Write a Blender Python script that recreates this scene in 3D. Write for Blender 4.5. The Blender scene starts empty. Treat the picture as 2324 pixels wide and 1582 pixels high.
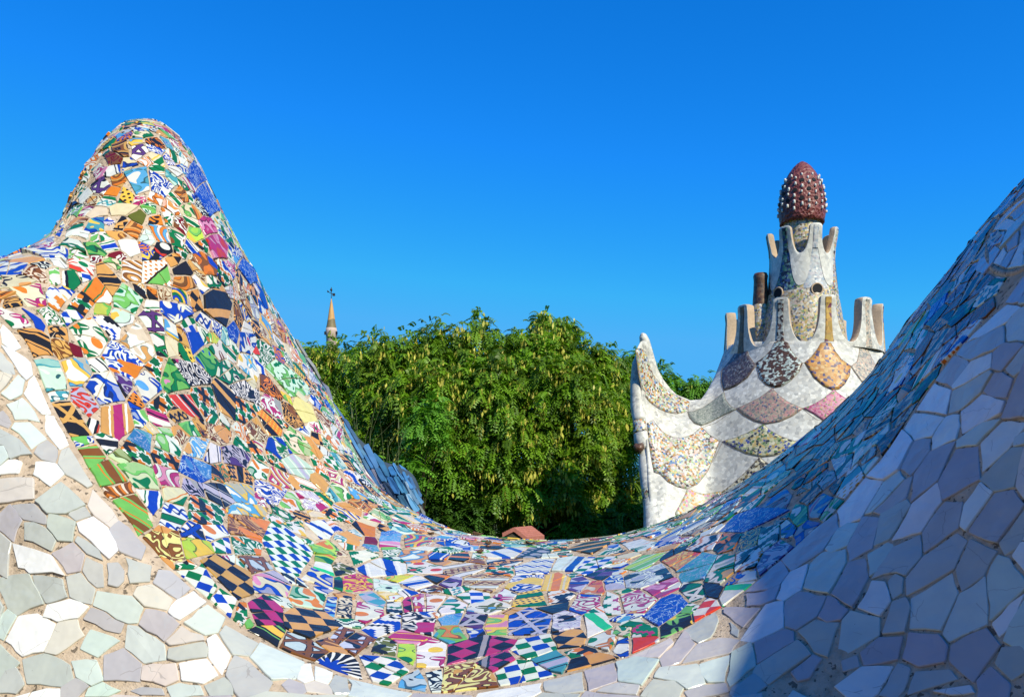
import bpy, math, random
import numpy as np

# ------------------------------------------------------------------ camera, sky, sun, exposure
scene = bpy.context.scene
COL = scene.collection
EYE = 1.25                                   # eye height above the terrace floor, metres
FPX, WPX, HPX = 1900.0, 2324.0, 1582.0       # focal length and frame in the measuring unit used below
CXP, HORP = 1162.0, 1100.0                   # picture centre and eye level in that unit

cam_data = bpy.data.cameras.new('camera')
cam_data.sensor_fit = 'HORIZONTAL'
cam_data.sensor_width = 36.0
cam_data.lens = 36.0 * FPX / WPX
cam_data.shift_y = (HORP - HPX / 2) / WPX
cam_data.clip_start = 0.02
cam_data.clip_end = 6000.0
cam = bpy.data.objects.new('camera', cam_data)
cam.location = (0, 0, EYE)
cam.rotation_euler = (math.radians(90), 0, 0)
COL.objects.link(cam)
scene.camera = cam

SUN_AZ, SUN_EL = math.radians(38), math.radians(40.6)      # azimuth to the right of "straight behind the camera"
to_sun = (math.sin(SUN_AZ) * math.cos(SUN_EL), -math.cos(SUN_AZ) * math.cos(SUN_EL), math.sin(SUN_EL))

world = bpy.data.worlds.new('World')
scene.world = world
world.use_nodes = True
wn = world.node_tree
wn.nodes.clear()
w_out = wn.nodes.new('ShaderNodeOutputWorld')
w_bg = wn.nodes.new('ShaderNodeBackground')
w_sky = wn.nodes.new('ShaderNodeTexSky')
w_sky.sky_type = 'NISHITA'
w_sky.sun_disc = False
w_sky.sun_elevation = SUN_EL
w_sky.sun_rotation = math.atan2(to_sun[0], to_sun[1])
w_sky.air_density = 1.0
w_sky.dust_density = 0.0
w_sky.ozone_density = 3.0
w_sky.altitude = 300
w_sep = wn.nodes.new('ShaderNodeSeparateColor')          # film-like grade of the sky colour, channel by channel
w_com = wn.nodes.new('ShaderNodeCombineColor')
wn.links.new(w_sky.outputs[0], w_sep.inputs[0])
SKY_GRADE = ((1.32, 2.60, 0.070), (0.98, 1.10, 0.39), (1.62, 0.94, 0.82))
SKY_STRENGTH = 0.12
for k, (gain, power, top) in enumerate(SKY_GRADE):
    m1 = wn.nodes.new('ShaderNodeMath'); m1.operation = 'MULTIPLY'; m1.inputs[1].default_value = SKY_STRENGTH
    m2 = wn.nodes.new('ShaderNodeMath'); m2.operation = 'POWER'; m2.inputs[1].default_value = power
    m3 = wn.nodes.new('ShaderNodeMath'); m3.operation = 'MULTIPLY'; m3.inputs[1].default_value = gain / SKY_STRENGTH
    m4 = wn.nodes.new('ShaderNodeMath'); m4.operation = 'MINIMUM'; m4.inputs[1].default_value = top / SKY_STRENGTH
    for a, b in ((w_sep.outputs[k], m1), (m1.outputs[0], m2), (m2.outputs[0], m3), (m3.outputs[0], m4)):
        wn.links.new(a, b.inputs[0])
    wn.links.new(m4.outputs[0], w_com.inputs[k])
wn.links.new(w_com.outputs[0], w_bg.inputs['Color'])
wn.links.new(w_bg.outputs[0], w_out.inputs['Surface'])
w_bg.inputs['Strength'].default_value = SKY_STRENGTH

sun_data = bpy.data.lights.new('sun', 'SUN')
sun_data.energy = 4.7
sun_data.angle = math.radians(0.8)
sun_data.color = (1.0, 0.945, 0.73)
sun = bpy.data.objects.new('sun', sun_data)
from mathutils import Vector
sun.rotation_euler = Vector(to_sun).to_track_quat('Z', 'Y').to_euler()
sun.location = (6, -6, 12)
COL.objects.link(sun)

scene.view_settings.view_transform = 'Standard'
scene.view_settings.look = 'None'
scene.view_settings.exposure = 0.2
scene.view_settings.gamma = 1.0
scene.view_settings.use_curve_mapping = False
scene.cycles.max_bounces = 6
scene.cycles.use_denoising = True

# ------------------------------------------------------------------ helpers: objects
def link(o):
    COL.objects.link(o)
    return o

def new_obj(name, me, parent=None, mats=()):
    o = bpy.data.objects.new(name, me)
    for m in mats:
        me.materials.append(m)
    link(o)
    if parent is not None:
        o.parent = parent
        o.matrix_parent_inverse = parent.matrix_world.inverted() if False else o.matrix_parent_inverse
    return o

def thing(name, label, cat, loc=(0, 0, 0), group=None):
    o = bpy.data.objects.new(name, None)
    o.empty_display_size = 0.2
    o.location = loc
    o['label'] = label
    o['category'] = cat
    if group:
        o['group'] = group
    return link(o)

def tag(o, label, cat, group=None):
    o['label'] = label
    o['category'] = cat
    if group:
        o['group'] = group
    return o

def mesh_np(name, verts, faces, smooth=False):
    me = bpy.data.meshes.new(name)
    me.from_pydata([tuple(map(float, v)) for v in verts], [], [tuple(int(i) for i in f) for f in faces])
    if smooth:
        me.polygons.foreach_set('use_smooth', [True] * len(me.polygons))
    me.update()
    return me

def mesh_fast(name, V, F, smooth=False, mat_index=None):
    """V (n,3) array, F (m,k) array of equal sized faces"""
    V = np.asarray(V, np.float32); F = np.asarray(F, np.int32)
    me = bpy.data.meshes.new(name)
    m, k = F.shape
    me.vertices.add(len(V)); me.vertices.foreach_set('co', V.ravel())
    me.loops.add(m * k); me.loops.foreach_set('vertex_index', F.ravel())
    me.polygons.add(m)
    me.polygons.foreach_set('loop_start', np.arange(0, m * k, k, dtype=np.int32))
    if mat_index is not None:
        me.polygons.foreach_set('material_index', np.asarray(mat_index, np.int32))
    if smooth:
        me.polygons.foreach_set('use_smooth', np.ones(m, bool))
    me.update(calc_edges=True)
    me.validate()
    return me

def grid_faces(nu, nv, close_u=False):
    f = []
    for i in range(nu if close_u else nu - 1):
        i2 = (i + 1) % nu
        for j in range(nv - 1):
            f.append((i * nv + j, i2 * nv + j, i2 * nv + j + 1, i * nv + j + 1))
    return np.array(f, np.int32)

def tube(pts, radii, seg=8, cap=True):
    """vertices and faces of a tube along pts"""
    pts = [Vector(p) for p in pts]
    n = len(pts)
    V, F = [], []
    ref = Vector((0, 0, 1))
    d0 = (pts[1] - pts[0]).normalized()
    if abs(d0.dot(ref)) > 0.95:
        ref = Vector((1, 0, 0))
    a = d0.cross(ref).normalized()
    for i in range(n):
        d = (pts[min(i + 1, n - 1)] - pts[max(i - 1, 0)]).normalized()
        a = (a - d * a.dot(d)).normalized()
        b = d.cross(a)
        r = radii[i] if hasattr(radii, '__len__') else radii
        for k in range(seg):
            t = 2 * math.pi * k / seg
            V.append(pts[i] + (a * math.cos(t) + b * math.sin(t)) * r)
    for i in range(n - 1):
        for k in range(seg):
            k2 = (k + 1) % seg
            F.append((i * seg + k, i * seg + k2, (i + 1) * seg + k2, (i + 1) * seg + k))
    if cap:
        F.append(tuple(range(seg - 1, -1, -1)))
        F.append(tuple((n - 1) * seg + k for k in range(seg)))
    return V, F

class Bag:
    """collects pieces into one mesh"""
    def __init__(self):
        self.V, self.F, self.M = [], [], []
    def add(self, V, F, m=0):
        o = len(self.V)
        self.V.extend(tuple(v) for v in V)
        self.F.extend(tuple(i + o for i in f) for f in F)
        self.M.extend([m] * len(F))
        return self
    def box(self, c, s, m=0):
        x, y, z = c; a, b, d = s[0] / 2, s[1] / 2, s[2] / 2
        V = [(x + i * a, y + j * b, z + k * d) for i in (-1, 1) for j in (-1, 1) for k in (-1, 1)]
        F = [(0, 1, 3, 2), (4, 6, 7, 5), (0, 4, 5, 1), (2, 3, 7, 6), (0, 2, 6, 4), (1, 5, 7, 3)]
        return self.add(V, F, m)
    def build(self, name, mats, parent=None, smooth=False):
        me = mesh_np(name, self.V, self.F, smooth)
        if any(self.M):
            me.polygons.foreach_set('material_index', self.M)
        return new_obj(name, me, parent, mats if isinstance(mats, (list, tuple)) else [mats])

# ------------------------------------------------------------------ helpers: node materials
class N:
    """a float socket with arithmetic"""
    def __init__(self, b, s): self.b, self.s = b, s
    def _m(self, op, o=None, c=None): return self.b.math(op, self, o, c)
    def __add__(self, o): return self._m('ADD', o)
    __radd__ = __add__
    def __sub__(self, o): return self._m('SUBTRACT', o)
    def __rsub__(self, o): return self.b.math('SUBTRACT', o, self)
    def __mul__(self, o): return self._m('MULTIPLY', o)
    __rmul__ = __mul__
    def __truediv__(self, o): return self._m('DIVIDE', o)
    def fl(self): return self._m('FLOOR')
    def fr(self): return self._m('FRACT')
    def ab(self): return self._m('ABSOLUTE')
    def sin(self): return self._m('SINE')
    def cos(self): return self._m('COSINE')
    def sq(self): return self._m('SQRT')
    def gt(self, o): return self._m('GREATER_THAN', o)
    def lt(self, o): return self._m('LESS_THAN', o)
    def mx(self, o): return self._m('MAXIMUM', o)
    def mn(self, o): return self._m('MINIMUM', o)
    def mod2(self): return (self * 0.5).fr().gt(0.25)
    def pp(self, o): return self._m('PINGPONG', o)

class B:
    """material builder"""
    def __init__(self, name):
        self.mat = bpy.data.materials.new(name)
        self.mat.use_nodes = True
        self.nt = self.mat.node_tree
        self.nt.nodes.clear()
        self.out = self.nt.nodes.new('ShaderNodeOutputMaterial')
        self.bsdf = self.nt.nodes.new('ShaderNodeBsdfPrincipled')
        self.nt.links.new(self.bsdf.outputs[0], self.out.inputs[0])
    def node(self, t, **kw):
        n = self.nt.nodes.new(t)
        for k, v in kw.items(): setattr(n, k, v)
        return n
    def put(self, inp, v):
        if isinstance(v, N): v = v.s
        if isinstance(v, bpy.types.NodeSocket): self.nt.links.new(v, inp)
        elif v is not None:
            if hasattr(inp.default_value, '__len__') and not isinstance(v, str):
                v = tuple(v) + (1.0,) * (len(inp.default_value) - len(v))
            inp.default_value = v
    def math(self, op, a, b=None, c=None):
        n = self.node('ShaderNodeMath', operation=op)
        for i, v in enumerate((a, b, c)):
            if v is not None: self.put(n.inputs[i], v)
        return N(self, n.outputs[0])
    def mix(self, f, a, b):
        n = self.node('ShaderNodeMix', data_type='RGBA')
        self.put(n.inputs[0], f); self.put(n.inputs[6], a); self.put(n.inputs[7], b)
        return n.outputs[2]
    def mul(self, a, b, f=1.0):
        n = self.node('ShaderNodeMix', data_type='RGBA', blend_type='MULTIPLY')
        self.put(n.inputs[0], f); self.put(n.inputs[6], a); self.put(n.inputs[7], b)
        return n.outputs[2]
    def attr(self, name):
        return self.node('ShaderNodeAttribute', attribute_name=name).outputs['Color']
    def uv(self, k=100.0):
        n = self.node('ShaderNodeUVMap'); n.uv_map = 'UVMap'
        s = self.node('ShaderNodeSeparateXYZ'); self.nt.links.new(n.outputs[0], s.inputs[0])
        return N(self, s.outputs[0]) * k, N(self, s.outputs[1]) * k
    def vec(self, x, y, z=0.0):
        n = self.node('ShaderNodeCombineXYZ')
        for i, v in enumerate((x, y, z)): self.put(n.inputs[i], v)
        return n.outputs[0]
    def obj(self): return self.node('ShaderNodeTexCoord').outputs['Object']
    def geo_pos(self): return self.node('ShaderNodeNewGeometry').outputs['Position']
    def noise(self, vec, scale, detail=2.0, rough=0.5, dist=0.0):
        n = self.node('ShaderNodeTexNoise'); self.put(n.inputs['Vector'], vec)
        self.put(n.inputs['Scale'], scale); self.put(n.inputs['Detail'], detail)
        self.put(n.inputs['Roughness'], rough); self.put(n.inputs['Distortion'], dist)
        return N(self, n.outputs[0])
    def voro(self, vec, scale, feature='F1', out='Color', rand=1.0):
        n = self.node('ShaderNodeTexVoronoi', feature=feature)
        self.put(n.inputs['Vector'], vec); self.put(n.inputs['Scale'], scale); self.put(n.inputs['Randomness'], rand)
        o = n.outputs[out]
        return N(self, o) if out == 'Distance' else o
    def sep(self, col):
        n = self.node('ShaderNodeSeparateColor'); self.put(n.inputs[0], col)
        return [N(self, o) for o in n.outputs[:3]]
    def ramp(self, f, stops, interp='LINEAR'):
        n = self.node('ShaderNodeValToRGB'); r = n.color_ramp; r.interpolation = interp
        while len(r.elements) < len(stops): r.elements.new(0.5)
        for e, (p, c) in zip(r.elements, stops):
            e.position = p; e.color = tuple(c) + (1.0,) if len(c) == 3 else c
        self.put(n.inputs[0], f)
        return n.outputs[0]
    def bump(self, h, strength=0.3, dist=0.01):
        n = self.node('ShaderNodeBump'); self.put(n.inputs['Height'], h)
        n.inputs['Strength'].default_value = strength; n.inputs['Distance'].default_value = dist
        self.nt.links.new(n.outputs[0], self.bsdf.inputs['Normal'])
    def done(self, col=None, rough=None, spec=None, **kw):
        if col is not None: self.put(self.bsdf.inputs['Base Color'], col)
        if rough is not None: self.put(self.bsdf.inputs['Roughness'], rough)
        if spec is not None: self.put(self.bsdf.inputs['Specular IOR Level'], spec)
        for k, v in kw.items(): self.put(self.bsdf.inputs[k.replace('_', ' ')], v)
        return self.mat

# ------------------------------------------------------------------ shape of the mosaic bench back
# The back is a thick shell that dips like a saddle: a tall hump on the left, a low middle, a rising arm on
# the right.  It is measured as directions and distances from the eye point, then kept as a 3D grid.
#[SHAPE
CREST = np.array([(-420,575),(-250,600),(-100,607),(0,590),(60,566),(115,535),(150,480),(185,400),(215,345),(255,295),(290,273),(330,267),
    (370,279),(405,308),(440,352),(490,452),(540,552),(590,640),(632,717),(672,781),(712,849),(764,929),(792,1000),
    (820,1057),(856,1108),(904,1144),(960,1173),(992,1190),(1052,1211),(1152,1224),(1272,1228),(1380,1219),(1452,1203),
    (1553,1167),(1625,1131),(1697,1088),(1751,1051),(1811,1003),(1891,939),(1963,867),(2023,787),(2060,731),(2111,667),
    (2171,595),(2223,523),(2271,467),(2324,410),(2450,270),(2600,130),(2800,-20),(2900,-80)], float)
FOOT_KEYS = [(-420,-1000),(0,-330),(115,-230),(185,-150),(255,-80),(330,0),(440,120),(590,260),(712,380),(792,470),(856,560),
    (960,720),(1152,1000),(1272,1180),(1452,1420),(1625,1680),(1811,1980),(2023,2300),(2171,2520),(2324,2760),(2450,2950),(2800,3500),(2900,3650)]
FOOT_Y = 1950.0
SEAM = np.array([(-420,640),(-300,655),(-150,672),(-60,690),(0,725),(22,750),(61,795),(83,846),(112,914),(158,1001),(216,1098),(288,1191),
    (371,1280),(459,1354),(517,1405),(571,1442),(646,1480),(714,1507),(790,1538),(870,1558),(955,1573),(1040,1577),
    (1142,1561),(1245,1541),(1346,1514),(1418,1495),(1499,1458),(1571,1419),(1643,1379),(1697,1338),(1735,1305),
    (1798,1250),(1835,1215),(1895,1167),(1931,1123),(1978,1069),(2027,1007),(2091,911),(2163,815),(2203,763),(2271,703),
    (2324,627),(2420,500),(2550,370),(2800,170),(2900,90)], float)
DEPTH = [  # picture x, y, distance along the view axis in metres
    (-300,640,1.35),(0,600,1.36),(0,740,1.22),(0,950,1.12),(0,1250,1.02),(0,1580,0.92),(-400,1200,1.10),(-300,1900,0.85),
    (120,560,1.46),(165,470,1.66),(330,285,1.82),(330,420,1.70),(300,600,1.55),(250,800,1.36),(150,900,1.20),(210,1080,1.08),
    (440,420,1.84),(480,650,1.70),(430,850,1.50),(380,1050,1.26),(340,1230,1.04),(300,1450,0.95),(300,1900,0.82),
    (600,720,1.98),(600,900,1.80),(560,1100,1.50),(500,1350,1.02),(520,1560,0.90),
    (750,960,1.98),(720,1150,1.64),(700,1350,1.22),(700,1480,1.00),(700,1900,0.75),
    (880,1160,1.82),(960,1200,1.76),(1000,1300,1.42),(1000,1450,1.12),(1000,1570,0.94),(1100,1900,0.72),
    (1270,1240,1.66),(1270,1320,1.36),(1270,1420,1.12),(1270,1530,0.95),
    (1500,1210,1.56),(1500,1300,1.28),(1500,1440,1.00),(1450,1900,0.72),
    (1700,1110,1.46),(1680,1200,1.30),(1690,1330,1.05),(1700,1500,0.90),(1750,1900,0.70),
    (1850,1000,1.42),(1850,1180,1.10),(1900,1350,0.90),(2050,1550,0.78),
    (2000,850,1.36),(2000,1020,1.08),(2100,1200,0.88),(2250,1450,0.74),(2200,1900,0.62),
    (2171,640,1.28),(2180,790,1.04),(2300,950,0.86),(2324,470,1.20),(2324,630,1.00),(2450,1200,0.72),(2600,1800,0.58),
    (2600,180,1.05),(2600,420,0.88),(2800,700,0.70),(3000,1300,0.56),(3000,0,0.90),(3400,-300,0.80),(3900,-560,0.68),(4700,-800,0.55),(5600,-1000,0.46),(4000,600,0.50),(5000,800,0.36),(4500,1900,0.36),(7000,1900,0.25)]
NU, NW, NB = 400, 240, 60
NX = 60                                             # columns of the right arm beyond the measured part

def _resample(P, n):
    d = np.r_[0, np.cumsum(np.hypot(*np.diff(P, axis=0).T))]
    t = np.linspace(0, d[-1], n)
    Q = np.stack([np.interp(t, d, P[:, k]) for k in range(2)], 1)
    for _ in range(10):                               # round the measured corners
        Q[1:-1] = 0.25 * Q[:-2] + 0.5 * Q[1:-1] + 0.25 * Q[2:]
    return Q, d[-1]

def _tps_fit(X, y, lam):
    n = len(X)
    r = np.hypot(X[:, None, 0] - X[None, :, 0], X[:, None, 1] - X[None, :, 1])
    K = np.where(r > 0, r * r * np.log(r + 1e-12), 0) + lam * np.eye(n)
    Pm = np.c_[np.ones(n), X]
    A = np.block([[K, Pm], [Pm.T, np.zeros((3, 3))]])
    return np.linalg.solve(A, np.r_[y, 0, 0, 0])

def _tps_eval(X, w, Q):
    out = np.empty(len(Q)); n = len(X)
    for a in range(0, len(Q), 20000):
        q = Q[a:a + 20000]
        r2 = (q[:, None, 0] - X[None, :, 0]) ** 2 + (q[:, None, 1] - X[None, :, 1]) ** 2
        K = np.where(r2 > 0, 0.5 * r2 * np.log(r2 + 1e-24), 0)
        out[a:a + 20000] = K @ w[:n] + w[n] + q @ w[n + 1:]
    return out

ARM_TURN = math.radians(-93)
def ARM_RISE(t): return 0.45 * (1 - np.exp(-2.6 * t)) / (1 - math.exp(-2.6)) + 0.085 * np.exp(-((t - .40) / .13) ** 2) - 0.10 * np.clip(t - .68, 0, 1)  # unseen rise of the arm, shaped for the shadow it casts on the tiles
def bench_shape():
    T, clen = _resample(CREST, NU)
    kx = np.array(FOOT_KEYS, float)
    # foot x: follow the crest point order (crest x is not monotone only where it is steep, keys are by x)
    fx = np.interp(T[:, 0], kx[:, 0], kx[:, 1])
    for _ in range(30):
        fx[1:-1] = 0.25 * fx[:-2] + 0.5 * fx[1:-1] + 0.25 * fx[2:]
    w = np.linspace(0, 1, NW)
    v = w ** 2
    PX = T[:, None, :] * (1 - v)[None, :, None] + np.stack([fx, np.full(NU, FOOT_Y)], 1)[:, None, :] * v[None, :, None]
    A = np.array(DEPTH, float)
    X = A[:, :2] / 1000.0
    wt = _tps_fit(X, np.log(A[:, 2]), 0.004)
    flat = PX.reshape(-1, 2)
    d = np.exp(_tps_eval(X, wt, flat / 1000.0)).reshape(NU, NW)
    # distance to the crest line, for the rounded edge
    tau = np.full(len(flat), 1e9)
    Td = T[::2]
    for a in range(0, len(flat), 20000):
        q = flat[a:a + 20000]
        tau[a:a + 20000] = np.sqrt(((q[:, None, :] - Td[None]) ** 2).sum(2).min(1))
    tau = tau.reshape(NU, NW)
    colstep = (FOOT_Y - T[:, 1])[:, None] * v[None, :]
    tau = np.minimum(tau, colstep)
    t0 = 70.0
    q = np.clip(1 - tau / t0, 0, 1)
    d = d + 0.13 * (1 - np.sqrt(np.clip(1 - q * q, 0, 1)))
    front = np.stack([(PX[..., 0] - CXP) / FPX * d, d, EYE + (HORP - PX[..., 1]) / FPX * d], -1)
    # roll over the crest to the back
    P0 = front[:, 0]
    ray = P0 - np.array([0, 0, EYE]); ray /= np.linalg.norm(ray, axis=1)[:, None]
    tang = np.gradient(P0, axis=0)
    for _ in range(12):
        tang[1:-1] = (tang[:-2] + 2 * tang[1:-1] + tang[2:]) / 4
    tang -= ray * (tang * ray).sum(1)[:, None]
    tang /= np.linalg.norm(tang, axis=1)[:, None]
    nrm = np.cross(tang, ray)
    nrm *= np.sign(nrm[:, 2:3] + 1e-9)
    phi = np.linspace(0, math.radians(165), NB)[1:]
    R = 0.11
    back = P0[:, None, :] + R * (np.sin(phi)[None, :, None] * ray[:, None, :] - (1 - np.cos(phi))[None, :, None] * nrm[:, None, :])
    G = np.concatenate([back[:, ::-1], front], 1)             # (NU, NB-1+NW, 3)
    W = np.concatenate([-(phi[::-1]) / math.radians(165) * 0.35, w])
    # the right arm goes on past the eye point on the right
    t = np.linspace(0, 1, NX + 1)[1:]
    d0 = G[-1, NB - 1] - G[-6, NB - 1]; d0 = d0 / np.linalg.norm(d0)
    ang0 = math.atan2(d0[1], d0[0]); L = 1.9
    ang = ang0 + (ARM_TURN - ang0) * np.minimum(1, t * 3.0)
    step = L / NX
    D = np.cumsum(np.stack([np.cos(ang) * step, np.sin(ang) * step, np.gradient(ARM_RISE(t))], 1), 0)
    G = np.concatenate([G, G[-1][None] + D[:, None, :]], 0)
    n = NU + NX
    U = np.arange(n) * (clen / 100.0 / (NU - 1))
    return U, W, G, PX
#SHAPE]

# traced pieces: place on the shell (along, across), size and slant as a 2x2 metric, print and colours
WHITE_SEEDS = [
 (7.767,0.7142,5.498,-202.25,8399.0,'L'),(7.155,0.7073,5.345,-129.58,3916.8,'L'),(9.050,0.7064,20.454,-305.18,11381.0,'M'),(9.353,0.7274,8.947,-91.98,17344.7,'G'),(9.947,0.7185,4.804,-98.28,8119.0,'C'),
 (8.969,0.7399,8.376,-125.43,6484.4,'G'),(8.392,0.7431,6.737,-143.59,5003.0,'G'),(7.263,0.7495,9.009,-170.40,4498.3,'G'),(10.114,0.7439,3.665,-82.73,7398.1,'W'),(9.875,0.7566,6.723,-219.10,22854.5,'G'),
 (8.476,0.7670,5.078,-160.01,7536.1,'W'),(9.350,0.7682,6.694,-56.76,6695.3,'L'),(10.146,0.7758,6.018,-48.95,7739.3,'G'),(11.017,0.7644,3.015,65.93,5671.2,'L'),(11.328,0.7334,1.110,1.35,6303.8,'L'),
 (8.212,0.7961,3.092,-73.62,3901.0,'G'),(9.032,0.7954,5.488,-70.13,5264.7,'G'),(9.821,0.7917,5.306,-12.91,6986.8,'G'),(13.040,0.7381,1.250,34.93,6758.8,'L'),(12.620,0.7581,1.172,40.03,6768.0,'C'),
 (11.337,0.7895,1.196,32.18,6744.2,'M'),(9.458,0.8133,4.135,111.41,14223.0,'W'),(8.007,0.8205,7.791,-92.38,6456.5,'M'),(8.735,0.8322,2.499,-7.30,3477.1,'W'),(9.783,0.8338,2.648,46.64,6328.3,'C'),
 (10.924,0.8127,1.625,35.15,6262.1,'L'),(13.175,0.7814,2.026,37.80,4589.0,'L'),(12.701,0.8084,0.944,18.92,5956.7,'M'),(14.073,0.7442,7.059,150.80,5031.7,'W'),(14.995,0.7433,2.773,57.49,4118.1,'M'),
 (14.365,0.7755,4.479,148.39,9340.8,'C'),(14.680,0.7858,5.589,198.34,9760.1,'G'),(15.824,0.7674,5.164,-73.82,4375.4,'W'),(16.370,0.7370,2.303,18.33,3168.9,'G'),(17.903,0.7307,1.683,27.51,2064.2,'M'),
 (17.212,0.7733,1.489,3.26,2307.7,'L'),(11.807,0.8378,1.004,9.08,4899.3,'L'),(10.511,0.8517,3.094,-20.51,5711.6,'M'),(9.385,0.8657,2.183,-8.07,4798.3,'G'),(13.819,0.8229,2.680,85.62,7116.6,'C'),
 (15.205,0.8010,2.660,66.93,5810.7,'W'),(8.509,0.8696,6.467,-101.62,6836.1,'G'),(10.122,0.8740,5.981,186.36,16139.1,'L'),(11.516,0.8646,3.452,232.57,29485.7,'M'),(13.317,0.8479,5.104,381.16,37312.6,'L'),
 (14.981,0.8270,4.611,210.63,17164.1,'M'),(16.194,0.8050,6.103,113.52,7352.7,'G'),(18.957,0.7156,13.029,46.69,5865.9,'W'),(19.404,0.7082,15.163,-13.21,8276.0,'W'),(18.824,0.7476,8.675,-27.50,5019.8,'L'),
 (19.400,0.7324,13.879,39.97,6903.1,'C'),(19.873,0.7158,16.497,-48.05,5057.7,'G'),(18.371,0.7649,17.853,287.74,14185.1,'M'),(5.108,0.3919,33.112,-206.71,2018.6,'W'),(5.146,0.4469,18.017,-170.40,2639.7,'G'),
 (5.726,0.4665,27.728,-367.90,5310.1,'W'),(5.597,0.5065,7.286,-82.48,1946.4,'M'),(7.131,0.5710,7.703,-141.60,3114.4,'W'),(5.534,0.5394,17.849,-240.35,4273.7,'L'),(7.004,0.6063,6.371,-145.58,3726.0,'M'),
 (8.292,0.6411,21.453,-363.73,7650.7,'W'),(6.251,0.6023,5.910,-131.58,3455.3,'G'),(8.184,0.6602,11.685,-234.31,8173.5,'L'),(6.642,0.6447,8.325,-251.53,8505.9,'W'),(8.293,0.6863,6.585,-171.06,7217.3,'W'),
 (9.068,0.6862,10.755,-179.76,5423.1,'G'),(25.576,0.6499,6.255,3.38,930.3,'M'),(24.815,0.6618,8.849,30.50,1785.1,'L'),(26.277,0.6344,10.333,26.95,938.0,'L'),(26.951,0.5885,8.495,32.28,1929.7,'G'),
 (26.894,0.6453,3.903,46.09,2343.0,'L'),(26.975,0.6827,5.928,-4.83,1412.5,'M'),(27.510,0.5986,29.790,-86.04,1579.4,'G'),(25.213,0.6949,6.695,-62.18,5114.7,'G'),(26.117,0.7013,5.471,-1.35,2436.4,'G'),
 (26.862,0.7221,7.738,-64.00,6448.9,'L'),(24.164,0.6760,11.223,20.02,1929.3,'G'),(27.627,0.6830,17.495,75.10,1394.8,'M'),(28.122,0.5612,4.848,36.45,2489.2,'L'),(28.406,0.5347,7.782,54.55,2011.5,'L'),
 (28.170,0.6127,4.695,6.87,1067.1,'W'),(28.978,0.5551,8.409,67.21,2285.6,'W'),(28.311,0.6656,4.842,19.35,2305.9,'L'),(29.705,0.5608,4.433,8.59,762.4,'M'),(29.091,0.6198,4.685,-5.07,964.9,'L'),
 (29.657,0.6439,7.391,30.46,1579.5,'L'),(28.601,0.6999,4.164,57.85,2376.0,'G'),(30.272,0.6038,6.042,19.60,819.2,'L'),(30.210,0.5132,9.232,86.41,2588.0,'M'),(29.559,0.4930,4.446,43.38,1273.1,'L'),
 (30.736,0.5367,10.075,70.46,1407.8,'L'),(30.747,0.6474,7.226,28.88,1281.2,'W'),(30.010,0.6899,2.698,15.96,1273.3,'M'),(31.062,0.5873,7.988,39.25,2218.2,'M'),(31.303,0.6376,14.732,22.75,1978.3,'G'),
 (31.176,0.6906,8.079,24.84,2135.5,'G'),(30.636,0.7320,4.043,10.72,3013.9,'L'),(29.890,0.7355,15.528,37.00,7699.2,'G'),(28.923,0.7296,9.722,43.58,1782.9,'L'),(29.335,0.7461,21.469,143.64,5823.7,'G'),
 (30.054,0.7669,2.458,15.83,3100.9,'W'),(27.743,0.7312,10.977,66.81,3401.0,'G'),(28.421,0.7524,20.826,95.32,4517.2,'M'),(30.902,0.4567,3.433,28.29,1347.4,'W'),(28.920,0.7668,30.574,-247.89,16548.8,'W'),
 (31.594,0.4782,3.460,24.28,2464.5,'M'),(31.831,0.4986,2.711,-25.43,4113.1,'L'),(31.953,0.4191,2.507,-5.78,827.7,'W'),(32.623,0.4624,4.535,-11.40,1476.3,'L'),(33.008,0.4216,6.464,-58.51,1487.8,'W'),
 (33.704,0.4768,2.969,6.29,2181.9,'W'),(34.470,0.5093,2.324,-15.83,2836.9,'M'),(33.032,0.5060,1.706,16.79,1604.3,'L'),(33.732,0.5469,2.627,5.18,826.3,'L'),(34.857,0.5489,2.336,8.46,1883.2,'W'),
 (34.987,0.5862,2.955,-15.88,1688.1,'G'),(35.535,0.5642,14.365,-163.94,12940.9,'M'),(31.557,0.5383,4.267,24.79,2001.1,'G'),(32.277,0.5670,1.763,22.86,1349.1,'W'),(33.992,0.6057,5.204,60.67,2936.6,'W'),
 (34.419,0.6359,2.130,5.58,1438.9,'L'),(32.699,0.6016,1.608,11.65,1165.6,'L'),(32.381,0.6435,1.263,5.07,1609.8,'G'),(33.482,0.6807,3.561,36.27,1215.7,'G'),(34.862,0.6682,5.031,30.59,2907.8,'G'),
 (34.030,0.7226,1.938,11.39,1076.2,'M'),(32.267,0.7004,1.864,-0.34,774.8,'M'),(34.121,0.7540,3.595,41.35,2672.7,'W'),(31.741,0.7575,3.427,-12.43,944.6,'L'),(32.862,0.7787,1.557,2.72,1396.9,'L'),
 (33.885,0.8009,3.525,23.85,2735.7,'G'),(30.883,0.7813,7.354,38.92,2243.6,'G'),(31.844,0.8072,3.575,-133.17,12741.6,'W'),(33.253,0.8182,6.471,-31.96,1988.4,'L'),(33.882,0.8366,13.371,-47.95,11652.5,'W'),
 (33.584,0.3987,6.230,-43.84,1231.8,'W'),(34.582,0.4362,2.815,-10.51,1643.9,'G'),(34.795,0.4126,2.824,-12.27,1780.3,'W'),(35.326,0.4769,3.654,-22.62,1733.6,'L'),(35.314,0.3890,2.725,-56.71,2734.5,'G'),
 (35.734,0.3634,3.651,-44.31,2316.5,'W'),(34.324,0.3835,3.897,-18.00,2082.5,'L'),(35.756,0.4389,6.728,-51.12,2586.6,'L'),(36.553,0.3432,4.877,-34.63,2434.4,'L'),(36.351,0.4109,4.688,-30.79,2339.0,'M'),
 (36.081,0.4670,5.429,-37.45,2920.5,'G'),
]
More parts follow.
